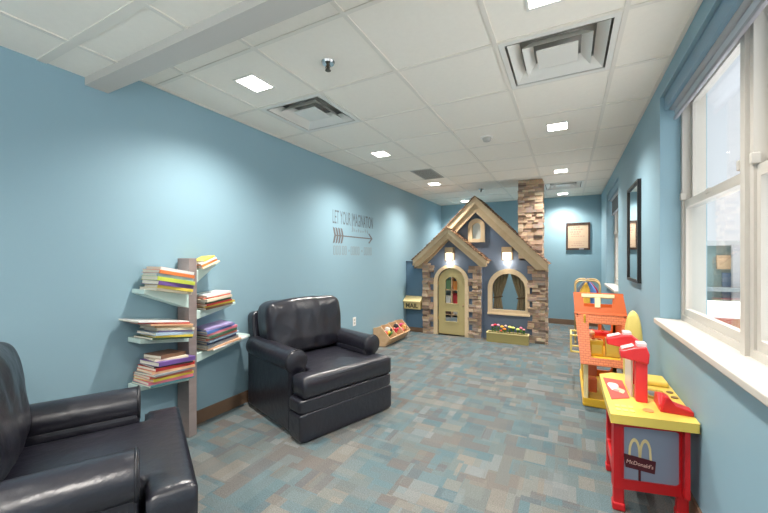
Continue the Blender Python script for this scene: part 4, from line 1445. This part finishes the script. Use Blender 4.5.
r_ = empty('toy_figure', (.20, 3.80, .426))
MB().cyl((.20, 3.80, .426), (.20, 3.80, .57), .026, .016, 14).build('figure_body', mat('figure_salmon', (226, 140, 104), .5), r_, smooth=False, bevel=.004)
MB().ball((.20, 3.80, .59), .024, n=6).build('figure_head', mat('figure_peach', (232, 180, 140), .5), r_, smooth=True)
tag(r_, 'little peach peg figure standing among the yellow toy blocks', 'toy figure')
r_ = empty('toy_chair', (.20, 3.72, .071))
MB().box((.165, 3.69, .071), (.235, 3.76, .20)).build('chair_seat', mat('toy_salmon', (214, 112, 76), .45), r_, bevel=.012)
MB().box((.165, 3.75, .20), (.235, 3.765, .32)).build('chair_back', mat('toy_salmon', (214, 112, 76), .45), r_, bevel=.006)
tag(r_, 'salmon orange toy chair on the lower tray of the toy house', 'toy')

# ------------------------------------------------------------------ dress-up rack behind the toy house
rk = empty('garment_rack', (.265, 6.3, 0))
def hoop(y, x0, x1, zt, nm):
    pts = [(x0, y, .03)]
    r = .09
    for i in range(7):
        a = R(180 - 15 * i); pts.append((x0 + r + r * math.cos(a), y, zt - r + r * math.sin(a)))
    for i in range(7):
        a = R(90 - 15 * i); pts.append((x1 - r + r * math.cos(a), y, zt - r + r * math.sin(a)))
    pts.append((x1, y, .03))
    MB().tube(pts, .013, 10).build(nm, M_rack, rk, smooth=True)
hoop(6.00, .10, .415, .955, 'end_hoop'); hoop(6.5, .105, .445, .955, 'end_hoop')
MB().cyl((.258, 5.98, .955), (.272, 6.52, .955), .012, n=12).build('hanging_rail', M_rack, rk, smooth=True)
MB().cyl((.258, 6.0, .955), (.258, 6.0, .985), .014, .010, n=10).build('rail_knob', M_rack, rk)
for x0, x1 in ((.10, .105), (.415, .445)):
    MB().tube([(x0, 5.97, .03), (x1, 6.53, .03)], .013, 10).build('floor_bar', M_rack, rk, smooth=True)
tag(rk, 'tan tubular dress-up rack with rounded hoops behind the toy house', 'garment rack')
for i, (y, c1, nm, lab, sk) in enumerate(((6.05, (236, 184, 70), 'costume', 'golden yellow dress-up costume hanging foremost on the tan rack', -.035),
                                  (6.11, (96, 140, 206), 'costume', 'light blue dress-up costume hanging behind the yellow one', .045),
                                  (6.18, (44, 58, 110), 'costume', 'navy dress-up costume in the middle of the tan rack', .0),
                                  (6.26, (176, 40, 72), 'costume', 'crimson dress-up costume behind the navy one on the rack', .06),
                                  (6.36, (120, 130, 140), 'costume', 'grey dress-up costume at the back of the tan rack', -.05))):
    r_ = empty(nm, (.262 + sk, y, .40))
    x = .262 + sk * .6
    b = MB()
    grid = []
    for i2 in range(16):
        t = i2 / 15
        z = .922 - t * .50
        hw = (.015 + .070 * min(t / .22, 1) + .02 * max(0, t - .25)) * (1.0 if i > 2 else .8)
        ring = []
        for k2 in range(20):
            a = 2 * math.pi * k2 / 20
            ring.append(b.v((x + sk * .5 * min(t / .3, 1) + hw * math.cos(a) * (1 + .05 * math.sin(5 * a)), y + (.018 + .008 * math.sin(6 * a + i)) * math.sin(a), z - .01 * abs(math.cos(a)) * t)))
        grid.append(ring)
    for i2 in range(15):
        for k2 in range(20):
            b._face([grid[i2][k2], grid[i2][(k2 + 1) % 20], grid[i2 + 1][(k2 + 1) % 20], grid[i2 + 1][k2]])
    b._face(grid[0]); b._face(grid[-1])
    b.build('garment', mat('cloth_' + lab.split(' dress')[0].replace(' ', '_'), c1, .8, var=(20, .2)), r_, smooth=True)
    MB().tube([(x, y, .918), (x + (.283 - x) * .5, y, .932), (.285, y, .945), (.288, y, .956), (.282, y, .970), (.265, y, .975), (.250, y, .970), (.244, y, .960)], .003, 6).build('hanger_hook', M_grey, r_)
    tag(r_, lab, 'costume', 'costumes on the dress-up rack')
